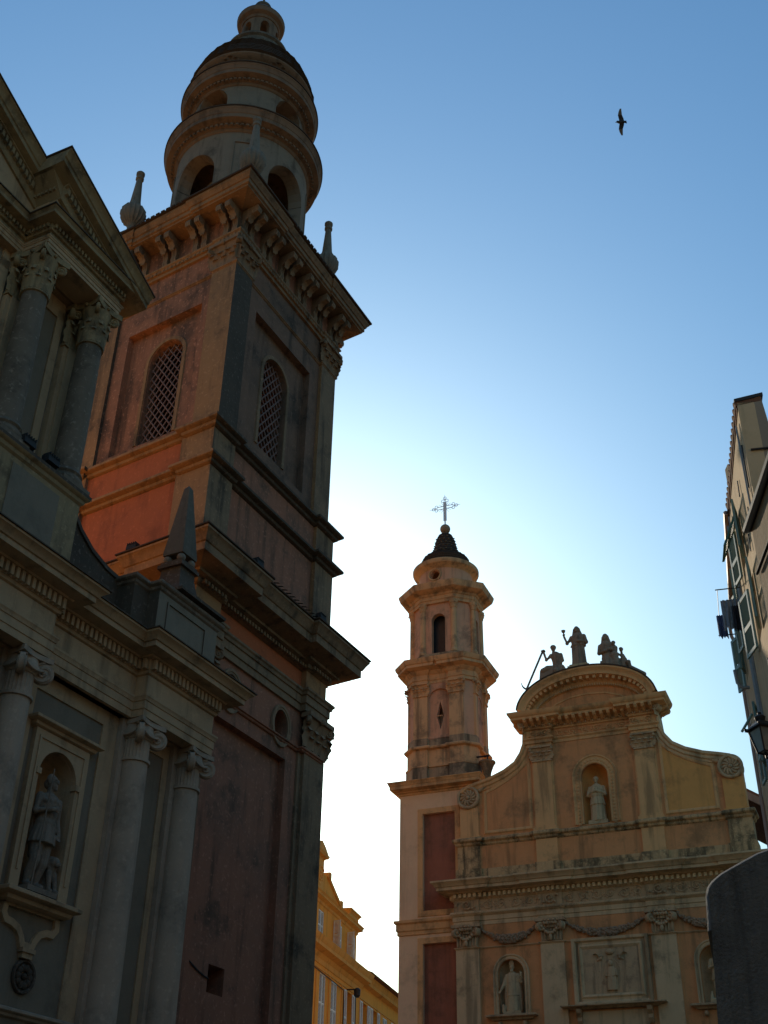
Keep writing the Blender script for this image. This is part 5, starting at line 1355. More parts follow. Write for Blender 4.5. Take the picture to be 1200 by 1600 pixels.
def build_bishop():
    T = at_chapel('statue', 'pale stone bishop in a tall mitre and cope, in the lower left chapel niche', 4.45, -0.2, 9.36)
    b = B(); b.box(-0.32,0.32,-0.2,0.25,0,0.1); b.make('plinth', 'chapel_statue', T)
    b = B()
    robe(b, [(0.08,0.02,0,0.25,0.2,0.07),(0.4,0.02,0,0.23,0.18,0.07),(0.75,0.01,0,0.215,0.17,0.04),(1.05,0,0,0.2,0.15,0.03),(1.25,0,0,0.22,0.14,0.02),(1.36,0,0,0.19,0.12,0),(1.44,0,0,0.09,0.08,0)], folds=9, seed=4)
    robe(b, [(0.62,0.02,0,0.25,0.19,0.07),(0.66,0.02,0,0.24,0.185,0.06)], folds=9, seed=4)
    for sx in (-1, 1): robe(b, [(0.15,sx*0.22,0.08,0.09,0.13,0.08),(0.7,sx*0.23,0.07,0.1,0.13,0.08),(1.2,sx*0.19,0.04,0.1,0.13,0.03),(1.36,sx*0.12,0.03,0.09,0.11,0)], folds=5, seed=6)
    limb(b, [(-0.2,0,1.3),(-0.3,-0.06,1.02),(-0.38,-0.16,0.82)], [0.08,0.065,0.045]); hand(b, (-0.41,-0.18,0.77), (-0.3,-0.3,-1), 0.9)
    limb(b, [(0.2,0,1.3),(0.34,-0.05,1.08),(0.36,-0.18,1.26)], [0.08,0.065,0.045]); hand(b, (0.365,-0.2,1.32), (0,0,1), 0.9)
    head(b, (0,-0.03,1.55), 0.9, 0.1, beard=True)
    b.ball((0,0.01,1.64), 0.085, 12, 8); b.extrude([(-0.085,1.63),(0.085,1.63),(0.1,1.74),(0,1.92),(-0.1,1.74)], lambda x, z: (x,-0.055,z), lambda x, z: (x*0.9,0.06,z))
    limb(b, [(-0.32,-0.1,0.12),(-0.34,-0.08,0.3),(-0.24,0.0,0.2)], [0.07,0.06,0.06])
    sculpt('figure', b, 'chapel_statue', T, 0.014, 2)
build_bishop()
def build_pilgrim():
    T = at_chapel('statue', 'stone saint in knee-length tunic, in the niche half hidden by the dark wall end', 11.6, -0.2, 9.36)
    b = B(); b.box(-0.32,0.32,-0.2,0.25,0,0.1); b.make('plinth', 'chapel_statue', T)
    b = B()
    for p in ([(-0.09,0,0.85),(-0.1,-0.03,0.5),(-0.12,0.03,0.14)], [(0.09,0,0.85),(0.14,-0.06,0.5),(0.12,0.0,0.14)]):
        limb(b, p, [0.1,0.075,0.045]); limb(b, [p[2],(p[2][0],-0.12,0.12)], [0.05,0.045])
    robe(b, [(0.72,0,0,0.215,0.17,0.09),(0.95,0,0,0.19,0.15,0.06),(1.08,0,0,0.165,0.13,0.02),(1.3,0,0,0.2,0.13,0.01),(1.42,0,0,0.16,0.11,0),(1.48,0,0,0.08,0.07,0)], folds=9, seed=8)
    limb(b, [(-0.19,0,1.36),(-0.25,-0.05,1.12),(-0.02,-0.18,1.18)], [0.07,0.06,0.042]); hand(b, (0.02,-0.19,1.2), (1,0,0.3), 0.9)
    limb(b, [(0.19,0,1.36),(0.25,-0.05,1.12),(0.04,-0.2,1.24)], [0.07,0.06,0.042]); hand(b, (0.0,-0.2,1.26), (-1,0,0.3), 0.9)
    head(b, (0,-0.03,1.62), 0.9, -0.2, beard=True)
    limb(b, [(-0.28,-0.1,0.12),(-0.26,-0.08,0.36)], [0.07,0.03]); limb(b, [(-0.25,-0.1,0.12),(-0.13,-0.05,0.12)], [0.06,0.05])
    sculpt('figure', b, 'chapel_statue', T, 0.014, 2)
build_pilgrim()
def build_standing():
    T = at_chapel('statue', 'weathered veiled figure standing on top of the chapel gable and raising a chalice', 7.74, 0.0, 22.0)
    T.scale = (1.05, 1.05, 1.05)
    b = B(); b.box(-0.42,0.42,-0.3,0.3,-0.2,0.25); b.box(-0.35,0.35,-0.26,0.26,0.25,0.32); b.make('plinth', 'chapel_statue', T)
    b = B(); z = 0.3
    robe(b, [(z,0,0,0.29,0.23,0.09),(z+0.35,0.0,0,0.26,0.21,0.09),(z+0.75,-0.01,0,0.25,0.19,0.06),(z+1.02,0,0,0.25,0.18,0.05),(z+1.18,0,0,0.29,0.18,0.03),(z+1.32,0,0,0.25,0.15,0.02),(z+1.42,0,0,0.11,0.09,0)], folds=9, seed=11)
    robe(b, [(z+0.85,0.0,0,0.3,0.21,0.08),(z+0.92,0.02,0,0.29,0.2,0.06),(z+1.0,0.03,0,0.26,0.18,0.0)], folds=7, seed=12)
    limb(b, [(0.24,0,z+1.26),(0.33,-0.05,z+0.98),(0.1,-0.22,z+0.98)], [0.1,0.09,0.06]); hand(b, (0.06,-0.23,z+0.99), (-1,0,0.1))
    limb(b, [(-0.24,0,z+1.26),(-0.42,-0.04,z+1.04),(-0.5,-0.12,z+1.3)], [0.09,0.075,0.045]); hand(b, (-0.51,-0.13,z+1.35), (0,0,1))
    head(b, (-0.02,-0.03,z+1.58), 1.0, 0.0, veil=True)
    robe(b, [(z+0.9,0,0.12,0.26,0.1,0.05),(z+1.3,0,0.1,0.22,0.1,0.03),(z+1.6,-0.01,0.06,0.12,0.07,0)], folds=5, seed=2)
    sculpt('figure', b, 'roof_statue', T, 0.017, 2)
    b = B(); b.lathe([(0.05,z+1.36),(0.02,z+1.42),(0.025,z+1.46),(0.07,z+1.5),(0.085,z+1.57)], -0.51, -0.14, 12); b.make('chalice', 'roof_statue', T)
build_standing()
def build_anchor():
    T = at_chapel('statue', 'weathered seated figure leaning on a large anchor, on top of the chapel gable', 6.66, 0.05, 21.62)
    T.scale = (1.15, 1.15, 1.15)
    b = B(); b.frustum(-0.12, 0.05, -0.2, 0.62, 0.42, 0.34, 0.3, 0.25); b.make('rock_seat', 'roof_statue', T)
    b = B(); z = 0.5
    robe(b, [(0.05,0.2,-0.12,0.22,0.2,0.12),(0.35,0.2,-0.1,0.24,0.2,0.12),(0.6,0.18,-0.02,0.26,0.22,0.08),(0.78,0.15,0.0,0.21,0.17,0.04)], folds=8, seed=21)
    limb(b, [(0.15,0.02,0.66),(-0.2,-0.12,0.66),(-0.36,-0.16,0.6)], [0.16,0.13,0.1]); limb(b, [(0.18,0.0,0.62),(0.12,-0.24,0.5),(0.16,-0.22,0.12)], [0.15,0.11,0.07])
    robe(b, [(0.72,0.15,0,0.17,0.14,0.02),(0.95,0.13,0,0.17,0.13,0.02),(1.18,0.1,0,0.2,0.13,0.01),(1.28,0.09,0,0.14,0.1,0),(1.34,0.08,0,0.07,0.06,0)], folds=6, seed=22)
    limb(b, [(-0.08,0,1.22),(-0.24,-0.06,1.05),(-0.3,-0.1,1.3)], [0.07,0.06,0.045]); hand(b, (-0.31,-0.1,1.36), (-0.2,0,1))
    limb(b, [(0.28,0,1.2),(0.34,-0.02,0.96),(0.2,-0.14,0.78)], [0.07,0.06,0.045]); hand(b, (0.18,-0.16,0.75), (-0.5,-0.2,-0.6))
    head(b, (0.03,-0.02,1.48), 1.0, 0.3)
    sculpt('figure', b, 'roof_statue', T, 0.017, 2)
    b = B(); p0, p1 = (-0.32,-0.12,1.42), (-0.98,-0.2,-0.02)
    b.tube([p0, p1], 0.038, 8); b.tube([(-0.36,-0.2,1.36),(-0.28,-0.04,1.4)], 0.035, 6)
    pts = []
    for k in range(11):
        t = -1+k/5; a = 1.15*t
        d = Vector((p1[0]-p0[0], 0, p1[2]-p0[2])).normalized(); s = Vector((d.z, 0, -d.x))
        q = Vector(p1)+s*(0.30*sin(a))-d*(0.30*(1-cos(a))); pts.append(tuple(q))
    b.tube(pts, [0.010+0.03*(1-abs(-1+k/5)) for k in range(11)], 8); b.make('anchor', 'speckled_stone', T)
build_anchor()
def build_charity():
    T = at_chapel('statue', 'weathered seated mother figure with two children at the right of the chapel gable top', 8.98, 0.05, 21.82)
    T.scale = (1.14, 1.14, 1.14)
    b = B(); b.frustum(0.1, 0.05, -0.25, 0.45, 0.5, 0.42, 0.3, 0.26); b.make('rock_seat', 'roof_statue', T)
    b = B()
    robe(b, [(0.0,0.08,-0.14,0.34,0.22,0.12),(0.3,0.06,-0.12,0.32,0.22,0.12),(0.58,0.0,-0.02,0.29,0.22,0.08),(0.72,-0.05,0.0,0.23,0.17,0.04),(0.95,-0.1,0,0.22,0.15,0.03),(1.14,-0.12,0,0.22,0.14,0.02),(1.26,-0.12,0,0.13,0.1,0)], folds=9, seed=31)
    limb(b, [(-0.05,0,0.58),(0.2,-0.2,0.6),(0.28,-0.24,0.15)], [0.17,0.14,0.1])
    head(b, (-0.12,-0.03,1.42), 1.0, -0.3, veil=True)
    limb(b, [(0.08,0,1.1),(0.2,-0.1,0.88),(0.12,-0.24,0.82)], [0.08,0.07,0.05]); hand(b, (0.08,-0.25,0.84), (-1,0,0.2))
    limb(b, [(-0.32,0,1.1),(-0.36,-0.06,0.82),(-0.12,-0.22,0.8)], [0.085,0.08,0.05]); hand(b, (-0.06,-0.23,0.82), (1,0,0.2))
    limb(b, [(0.2,-0.14,0.7),(0.22,-0.12,0.9),(0.2,-0.13,0.98)], [0.1,0.1,0.06]); head(b, (0.19,-0.16,1.08), 0.72, 0.2)
    limb(b, [(0.26,-0.18,0.88),(0.12,-0.24,0.92)], [0.04,0.03])
    limb(b, [(0.5,-0.06,0.1),(0.48,-0.06,0.42),(0.45,-0.05,0.6)], [0.13,0.12,0.07]); head(b, (0.43,-0.08,0.82), 0.75, 0.5)
    limb(b, [(0.42,-0.12,0.56),(0.3,-0.2,0.66)], [0.045,0.032]); limb(b, [(0.52,-0.1,0.3),(0.66,-0.2,0.26),(0.7,-0.18,0.05)], [0.1,0.08,0.06])
    limb(b, [(0.66,0.0,0.1),(0.9,0.0,-0.05),(1.1,0.02,-0.18)], [0.12,0.1,0.09])
    sculpt('figure', b, 'roof_statue', T, 0.017, 2)
build_charity()
# ------------------------------------------------------------------ yellow palace at the end of the lane
def shutter(b, x0, x1, z0, z1, y, mp, th=0.05, split=0.45):
    """panel with frame and louvres in a local plane"""
    m = z0+(z1-z0)*split
    for a, c in ((x0,x0+0.07),(x1-0.07,x1)): b.extrude(rect(a,c,z0,z1), lambda x, z: mp(x,y,z), lambda x, z: mp(x,y+th,z))
    for a, c in ((z0,z0+0.08),(m-0.05,m+0.05),(z1-0.08,z1)): b.extrude(rect(x0+0.07,x1-0.07,a,c), lambda x, z: mp(x,y+0.003,z), lambda x, z: mp(x,y+th-0.003,z))
    n = int((z1-z0)/0.07)
    for i in range(n):
        z = z0+0.09+i*(z1-z0-0.18)/n
        if abs(z-m) < 0.07: continue
        b.extrude([(0.006,z),(0.016,z),(th-0.006,z+0.045),(th-0.016,z+0.045)], lambda d, zz: mp(x0+0.07,y+d,zz), lambda d, zz: mp(x1-0.07,y+d,zz))

def build_yellow():
    az = radians(15.4); d2 = Vector((sin(az), cos(az), 0)); n2 = Vector((-cos(az), sin(az), 0)); ph = atan2(d2.y, d2.x)
    T = thing('palace', 'yellow ochre palace with shuttered windows and a small attic gable, down the lane', 'building', d2*68+n2*20, ph)
    xf = lambda x, y, z: (x-68, y, z)
    nb = lambda: B(xf)
    cen = [56.7+2.62*k for k in range(11)]
    wins = [62.3, 64.4, 67.2, 70.45, 72.7, 75.2, 77.6, 80.1, 59.9, 57.4, 54.9]
    holes = [rect(x-0.53,x+0.53,12.35,14.95) for x in wins]+[rect(x-0.53,x+0.53,8.3,10.9) for x in wins]+[rect(x-0.53,x+0.53,4.2,6.8) for x in wins]
    b = nb(); b.plate(rect(52,84,0,16.0), holes, 0, 0.4); b.box(52,84,0.6,10,0,15.9); b.make('wall', 'yellow_render', T)
    b = nb(); 
    for x in wins:
        for z0, z1 in ((12.35,14.95),(8.3,10.9),(4.2,6.8)): b.box(x-0.53,x+0.53,0.3,0.36,z0,z1)
    b.split('window_pane', 'window_dark', T)
    b = nb(); b.sweep([(0,15.3),(0.06,15.34),(0.06,15.6),(0.14,15.66),(0.2,15.8),(0.55,15.92),(0.55,16.1),(0.62,16.2),(0.68,16.34),(0.7,16.4),(0.1,16.6)], [(52,0),(69.4,0),(69.4,0.25),(84,0.25)], back=-0.5)
    b.sweep([(0,15.05),(0.05,15.07),(0.05,15.13),(0,15.15)], [(52,0),(84,0)]); b.make('cornice', 'yellow_trim', T)
    b = nb(); b.extrude([(-0.62,16.41),(-0.74,16.43),(-0.74,16.48),(5,18.4),(5,16.4)], lambda y, z: (69.4,y,z), lambda y, z: (84,y,z)); b.make('roof', 'roof_tile', T)
    b = nb()
    for x in (61.1,63.4,65.75,68.6,71.6,74.0): b.box(x-0.05,x+0.05,-0.05,0.02,0,15.05)
    b.split('wall_strip', 'yellow_trim', T)
    mp = lambda x, y, z: (x, y, z)
    for i, x in enumerate(wins):
        for (z0, z1) in ((12.35,14.95),(8.3,10.9)):
            st = [0,0,1,1,1,0,1,0,0,0,0][i]
            b = nb()
            if st == 0:
                shutter(b, x-0.52, x-0.01, z0, z1, 0.02, mp); shutter(b, x+0.01, x+0.52, z0, z1, 0.02, mp)
                b.make('closed_shutter', 'shutter_pale', T)
            else:
                shutter(b, x-1.06, x-0.55, z0, z1, -0.07, mp); shutter(b, x+0.55, x+1.06, z0, z1, -0.07, mp)
                b.make('open_shutter', 'shutter_pale', T)
    # attic storey and gable
    ah = [rect(x-0.48,x+0.48,16.75,18.15) for x in (56.5,59.2,61.95,64.65,67.35)]
    b = nb(); b.plate(rect(52,68.85,16.4,18.5), ah, 0.12, 0.5); b.box(52,68.85,0.6,5,16.4,18.5); b.make('attic_wall', 'yellow_render', T)
    b = nb(); b.sweep([(0,18.42),(0.06,18.46),(0.08,18.6),(0.3,18.7),(0.3,18.8),(0.38,18.9),(0.1,19.0)], [(52,0.12),(68.85,0.12),(68.85,5)], back=-0.4); b.make('attic_cornice', 'yellow_trim', T)
    b = nb()
    for x in (56.5,59.2,61.95,64.65,67.35): b.box(x-0.48,x+0.48,0.42,0.47,16.75,18.15)
    b.split('attic_pane', 'window_dark', T)
    for i, x in enumerate((56.5,59.2,61.95,64.65,67.35)):
        b = nb(); rot = lambda hx, s: (lambda xx, y, z: (hx+s*(xx)*0.25, 0.1-xx*0.97, z))
        if i == 2: shutter(b, x-0.47, x-0.01, 16.75, 18.15, 0.14, mp); shutter(b, x+0.01, x+0.47, 16.75, 18.15, 0.14, mp)
        else: shutter(b, 0.0, 0.47, 16.75, 18.15, 0.0, lambda xx, y, z: (x-0.5-xx*0.3+y, 0.1-xx*0.95, z)); b.make('attic_shutter', 'shutter_pale', T); b = nb(); shutter(b, x+0.5, x+0.97, 16.75, 18.15, 0.06, mp)
        b.make('attic_shutter', 'shutter_pale', T)
    b = nb(); b.prism_xz([(55.6,18.9),(66.3,18.9),(63.0,20.25),(58.9,20.25)], 0.2, 0.7); b.make('gable', 'yellow_render', T)
    for sx in (-1, 1):
        b = nb(); f = lambda x: 60.95+sx*(x-60.95)
        b.extrude([(-0.5,-0.05),(0.08,-0.05),(0.1,0.12),(-0.5,0.14)], lambda o, h: (f(66.5),0.2-o,18.9+h), lambda o, h: (f(62.9),0.2-o,20.28+h)); b.make('gable_coping', 'yellow_trim', T)
    b = nb()
    for x, z in ((65.6,19.35),(63.2,20.3)): b.box(x-0.14,x+0.14,0.06,0.5,z-0.2,z+0.22); b.box(121.9-x-0.14,121.9-x+0.14,0.06,0.5,z-0.2,z+0.22)
    b.split('gable_block', 'yellow_trim', T)
    b = nb(); b.box(59.9,62.0,0.1,0.7,18.9,21.05); b.sweep(P_(CORNICE,0.25,20.85,21.1), [(59.9,0.7),(59.9,0.1),(62.0,0.1),(62.0,0.7)], back=-0.3); b.prism_xz([(59.65,21.1),(62.25,21.1),(61.6,21.45),(60.95,21.65),(60.3,21.45)], -0.1, 0.7)
    scroll_leafwork(b, 60.1, 61.9, 19.3, 20.6, 0.1, 0.6, 2, 0.06); b.make('gable_top', 'yellow_trim', T)
    b = nb(); b.box(66.95,68.75,0.0,0.6,18.95,19.35); b.sweep(P_(LEDGE,0.15,19.3,19.55), [(66.95,0.6),(66.95,0),(68.75,0),(68.75,0.6)], back=-0.3); b.make('end_block', 'yellow_trim', T)
    b = nb(); b.tube([(60,-0.06,15.0),(66.0,-0.06,14.85),(66.1,-0.06,14.2),(66.1,-0.06,0.1)], 0.025, 6); b.tube([(68.3,-0.06,15.1),(68.4,-0.06,14.9),(68.4,-0.06,0.1)], 0.03, 6); b.split('cable', 'dark_wood', T)
    b = nb(); b.box(66.75,66.85,-0.6,0.0,15.0,15.06); b.lathe([(0.1,14.6),(0.18,14.7),(0.2,15.0),(0.08,15.1)], 66.8, -0.6, 12); b.make('wall_lamp', 'iron', T)
    return T
build_yellow()

# ------------------------------------------------------------------ tall house on the right
def build_right_house():
    A = Vector((7.43, 19.55, 0)); Bp = Vector((8.30, 23.62, 0)); Cp = Vector((9.98, 29.5, 0))
    az = atan2((Bp-A).x, (Bp-A).y); d = Vector((sin(az), cos(az), 0)); rt_ = Vector((cos(az), -sin(az), 0))
    T = thing('tall_house', 'tall cream house with tiled eaves, teal shutters and hanging laundry, partly sunlit', 'house', A, 0)
    W2 = lambda p, z: (p.x-A.x, p.y-A.y, z)
    plan = [A, Bp, Cp, Cp+rt_*9, A+rt_*9]
    H = 17.25
    b = B()
    L1 = (Bp-A).length; L2 = (Cp-Bp).length
    d1 = (Bp-A)/L1; e2 = (Cp-Bp)/L2; r1 = Vector((d1.y, -d1.x, 0)); r2_ = Vector((e2.y, -e2.x, 0))
    m1 = lambda s, z, q: W2(A+d1*s+r1*q, z); m2 = lambda s, z, q: W2(Bp+e2*s+r2_*q, z)
    w1 = [rect(2.1,2.9,13.0,14.3), rect(2.6,3.4,15.0,16.1), rect(2.2,3.0,9.2,10.6)]
    w2 = [rect(1.2,2.0,14.6,16.0), rect(3.6,4.4,14.6,16.0), rect(1.2,2.0,11.2,12.6)]
    b.plate(rect(0,L1,0,H), w1, 0, 0.35, m1); b.plate(rect(0,L2,0,H), w2, 0, 0.35, m2)
    b.make('street_wall', 'house_cream', T)
    b = B(); b.plate([(0,0),(9,0),(9,15.3),(0.62,15.7),(0.5,H+0.12),(0,H)], [], 0.0, 0.3, lambda s, z, q: W2(A+rt_*s+d*(0.003+q)+rt_*0.003, z)); b.make('gable_wall', 'house_grey', T)
    b = B(); b.prism_xy([(p.x-A.x, p.y-A.y) for p in (A+r1*0.5+d*0.4, Bp+r1*0.5, Cp+r2_*0.5, Cp+rt_*0.9, A+rt_*0.47+d*0.4)], 0.1, 17.0); b.make('inner_core', 'window_dark', T); b = B(); b.prism_xy([(p.x-A.x, p.y-A.y) for p in (A+r1*0.5+d*0.4, Bp+r1*0.5, Cp+r2_*0.5, Cp+rt_*8, A+rt_*8+d*0.4)], 0.1, 15.2); b.make('house_body', 'house_grey', T)
    # eaves of round tiles
    b = B()
    for (P0, dd, rr, L) in ((A, d1, r1, L1),):
        b.extrude([(-0.04,H-0.08),(0.5,H+0.0),(0.5,H+0.1),(-0.04,H+0.02)], lambda q, z: W2(P0+rr*q, z), lambda q, z: W2(P0+dd*L+rr*q, z))
        n = int(L/0.23)
        for i in range(n):
            s = (i+0.5)*L/n
            p0, p1 = P0+dd*s-rr*0.05, P0+dd*s+rr*1.6
            b.tube([W2(p0, H+0.0), W2(P0+dd*s+rr*0.45, H+0.14)], 0.085, 8)
    b.make('tile_eaves', 'roof_tile', T)
    b = B(); b.extrude([(-0.02,H-0.1),(0.5,H+0.07),(0.5,H+0.0),(-0.02,H-0.16)], lambda q, z: W2(A+r1*q+d1*0.02, z), lambda q, z: W2(Bp+r1*q, z)); b.extrude([(-0.08,H-0.06),(0.7,H+0.15),(0.7,H+0.05),(-0.08,H-0.14)], lambda q, z: W2(Bp+r2_*q, z), lambda q, z: W2(Cp+r2_*q, z)); b.make('roof', 'roof_tile', T)
    b = B(); b.extrude([(-0.05,H+0.02),(0.55,H+0.12),(0.55,H+0.2),(-0.05,H+0.1)], lambda q, z: W2(A+r1*q-d1*0.02, z), lambda q, z: W2(A+r1*q+d1*0.25, z)); b.make('verge', 'dark_wood', T)
    b = B(); b.box(-0.12,0.12,-0.12,0.12,0,0.5); b.v = [W2(A+d1*3.2+r1*0.1+Vector((x, y, 0)), H+0.05+z) for x, y, z in b.v]; b.make('chimney', 'house_cream', T)
    # gutter and downpipes on the far bay
    b = B(); pts = [W2(Bp-r2_*0.08+e2*s, H-0.1) for s in [L2*k/8 for k in range(9)]]; b.tube(pts, 0.06, 8)
    b.make('gutter', 'copper_pipe', T)
    b = B(); q0 = Cp-r2_*0.1-e2*0.25; b.tube([W2(q0-r2_*0.06, H-0.12), W2(q0-r2_*0.05, H-0.5), W2(q0+r2_*0.04, H-0.8), W2(q0+r2_*0.04, 0.1)], 0.05, 8); b.make('downpipe', 'copper_pipe', T)
    b = B()
    for s in (0.35, L1-0.2): b.tube([W2(A+d1*s-r1*0.05, 16.9), W2(A+d1*s-r1*0.05, 0.1)], 0.022, 6)
    b.tube([W2(Bp+e2*0.4-r2_*0.05, 17.0), W2(Bp+e2*0.4-r2_*0.05, 0.1)], 0.045, 8)
    b.make('wall_pipe', 'zinc', T)
    b = B()
    for s, z in ((0.5,15.7),(0.9,15.2),(0.4,14.4),(1.7,16.4),(1.5,14.9),(1.9,12.2)): b.tube([W2(A+d1*s-r1*0.03, z), W2(A+d1*s-r1*0.04, z-0.42)], 0.014, 5)
    b.tube([W2(A+d1*0.08-r1*0.05, 16.2), W2(A+d1*0.16-r1*0.05, 15.2)], 0.02, 5); b.tube([W2(A+rt_*0.1-d1*0.03, 16.0), W2(A+rt_*0.5-d1*0.03, 16.0)], 0.025, 5)
    b.split('wall_bracket', 'iron', T)
    for w in w1:
        b = B(); b.extrude(rect(w[0][0],w[1][0],w[0][1],w[2][1]), lambda s, z: m1(s, z, 0.22), lambda s, z: m1(s, z, 0.26)); b.make('window_pane', 'glass', T)
    for w in w2:
        b = B(); b.extrude(rect(w[0][0],w[1][0],w[0][1],w[2][1]), lambda s, z: m2(s, z, 0.22), lambda s, z: m2(s, z, 0.26)); b.make('window_pane', 'glass', T)
    def leaf_sh(mm, hinge, sgn, width, z0, z1, open_, nm='shutter_teal', prop=0.0):
        """shutter leaf hinged at s=hinge, opened by angle open_ from the wall face; prop lifts its foot outwards"""
        b = B(); ca, sa = cos(open_), sin(open_)
        shutter(b, 0.0, width, z0, z1, 0.0, lambda x, y, z: mm(hinge+sgn*(x*ca)-0*y, z, -0.03-x*sa-y-prop*(z1-z)))
        return b.make('shutter', nm, T)
    leaf_sh(m1, 2.1, -1, 0.62, 12.95, 14.35, radians(10)); leaf_sh(m1, 2.9, 1, 0.62, 12.95, 14.35, radians(14))
    leaf_sh(m1, 2.6, -1, 0.6, 14.95, 16.15, radians(12)); leaf_sh(m1, 3.4, 1, 0.55, 14.95, 16.15, radians(12))
    leaf_sh(m1, 2.62, 1, 0.76, 15.35, 16.2, 0.0, 'shutter_green', 0.42)
    leaf_sh(m2, 1.2, -1, 0.42, 14.55, 16.05, radians(14)); leaf_sh(m2, 2.0, 1, 0.42, 14.55, 16.05, radians(16)); leaf_sh(m2, 3.6, -1, 0.4, 14.55, 16.05, radians(14)); leaf_sh(m2, 4.4, 1, 0.4, 14.55, 16.05, radians(25))
    leaf_sh(m2, 2.0, 1, 0.42, 11.2, 12.6, radians(10)); leaf_sh(m2, 1.2, -1, 0.42, 11.2, 12.6, radians(12))
    b = B(); b.tube([m2(0.2,15.2,-0.03), m2(0.2,15.2,-0.6)], 0.015, 5); b.tube([m2(2.6,15.2,-0.03), m2(2.6,15.2,-0.6)], 0.015, 5); b.tube([m2(0.2,15.2,-0.55), m2(2.6,15.2,-0.55)], 0.008, 5); b.tube([m2(0.2,15.2,-0.3), m2(2.6,15.2,-0.3)], 0.008, 5); b.make('clothes_line', 'iron', T)
    b = B(); b.tube([m2(3.2,14.0,-0.03), m2(3.2,14.0,-0.2), m2(3.2,14.15,-0.3), m2(3.2,14.5,-0.32)], 0.045, 8); b.make('bent_pipe', 'zinc', T)
    b = B(); b.tube([m2(4.3,13.75,-0.02), m2(4.3,13.3,-0.34)], 0.035, 6); b.make('window_strut', 'shutter_teal', T)
    # laundry: things of their own
    def cloth(name, label, s0, s1, z0, z1, q, m, seed):
        R_ = random.Random(seed); b = B(); n = 14; k = 10; org = Vector(m2(q, z1, (s0+s1)/2))+A
        vs = []
        for side in (0, 1):
            for i in range(n+1):
                for j in range(k+1):
                    s = s0+(s1-s0)*i/n; z = z1-(z1-z0)*j/k*(1+0.06*sin(i*1.3+seed)); w = 0.05*sin(i*0.9+seed)*(j/k)+0.03*sin(i*2.1+j*0.4)
                    p = Vector(m2(q+w+side*0.012, z, s))+A-org; vs.append(tuple(p))
        f = lambda i, j, sd: sd*(n+1)*(k+1)+i*(k+1)+j
        fs = [(f(i,j,sd),f(i+1,j,sd),f(i+1,j+1,sd),f(i,j+1,sd)) for sd in (0, 1) for i in range(n) for j in range(k)]
        fs += [(f(i,0,0),f(i+1,0,0),f(i+1,0,1),f(i,0,1)) for i in range(n)]+[(f(i,k,0),f(i+1,k,0),f(i+1,k,1),f(i,k,1)) for i in range(n)]
        fs += [(f(0,j,0),f(0,j+1,0),f(0,j+1,1),f(0,j,1)) for j in range(k)]+[(f(n,j,0),f(n,j+1,0),f(n,j+1,1),f(n,j,1)) for j in range(k)]
        b.add(vs, fs); tag(b.make(name, m), label, 'laundry', 'laundry on the line', org)
    cloth('hanging_towel', 'mottled grey towel on the clothes line of the tall right-hand house', -0.5, -0.06, 14.45, 15.2, 0.75, 'cloth_grey', 1)
    cloth('hanging_shirt', 'black cloth in front of the mottled grey towel on the clothes line', -0.28, -0.06, 14.3, 14.95, 0.6, 'cloth_dark', 2)
    cloth('hanging_trousers', 'dark blue garment on the outer clothes line, seen against the sky', -0.62, -0.4, 14.6, 15.2, 1.5, 'cloth_blue', 3)
    return T, m1, A, d1, r1
HOUSE, HM1, HA, HD, HR = build_right_house()

def build_near_house():
    az = radians(5.2); d = Vector((sin(az), cos(az), 0)); r = Vector((cos(az), -sin(az), 0))
    Q = Vector((4.27, 11.5, 0))
    T = thing('near_house', 'shaded plaster house with a dark sloping eave and gutter, cut by the right edge', 'house', Q, 0)
    P = lambda s, q, z: tuple(d*s+r*q+Vector((0, 0, z)))
    H = 8.95
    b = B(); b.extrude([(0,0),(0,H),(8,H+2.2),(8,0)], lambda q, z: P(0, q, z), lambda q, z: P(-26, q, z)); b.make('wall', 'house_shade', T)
    b = B(); b.extrude([(2.5,8),(2.5,19),(10,22),(10,8)], lambda q, z: P(-0.5, q, z), lambda q, z: P(-30, q, z)); b.make('added_sky_blocker', 'house_shade', T)  # added out of view: tall block cutting sky light on the church front
    b = B(); b.extrude([(-34,0),(-34,16),(10,17),(10,0)], lambda q, z: P(-26.5, q, z), lambda q, z: P(-32, q, z)); b.make('added_bounce_house', 'house_cream', T)  # added behind the camera: closes the square, bounces warm sunlight onto the fronts
    b = B(); b.extrude([(-0.02,H-0.02),(8,H+2.25),(8,H+2.4),(-0.02,H+0.12)], lambda q, z: P(0.05, q, z), lambda q, z: P(-26, q, z)); b.make('roof', 'dark_wood', T)
    b = B(); b.tube([P(0.06,-0.05,H+0.02), P(-26,-0.05,H+0.06)], 0.045, 8); b.make('gutter', 'zinc', T)
    b = B(); b.tube([P(0.0,-0.03,H-0.6), P(-4,-0.03,H-0.62)], 0.02, 6); b.make('wall_cable', 'dark_wood', T)
    for s0 in (-2.6, -5.6, -8.8, -12.0):
        for z0 in (2.9, 5.9):
            b = B(); shutter(b, s0-0.5, s0-0.01, z0, z0+1.5, -0.06, lambda x, y, z: P(x, y, z)); shutter(b, s0+0.01, s0+0.5, z0, z0+1.5, -0.06, lambda x, y, z: P(x, y, z)); b.make('closed_shutter', 'shutter_teal', T)
            b = B(); b.extrude(rect(s0-0.62, s0+0.62, z0-0.12, z0-0.02), lambda x, z: P(x, -0.14, z), lambda x, z: P(x, 0.05, z)); b.make('window_sill', 'house_grey', T)
    return T
build_near_house()

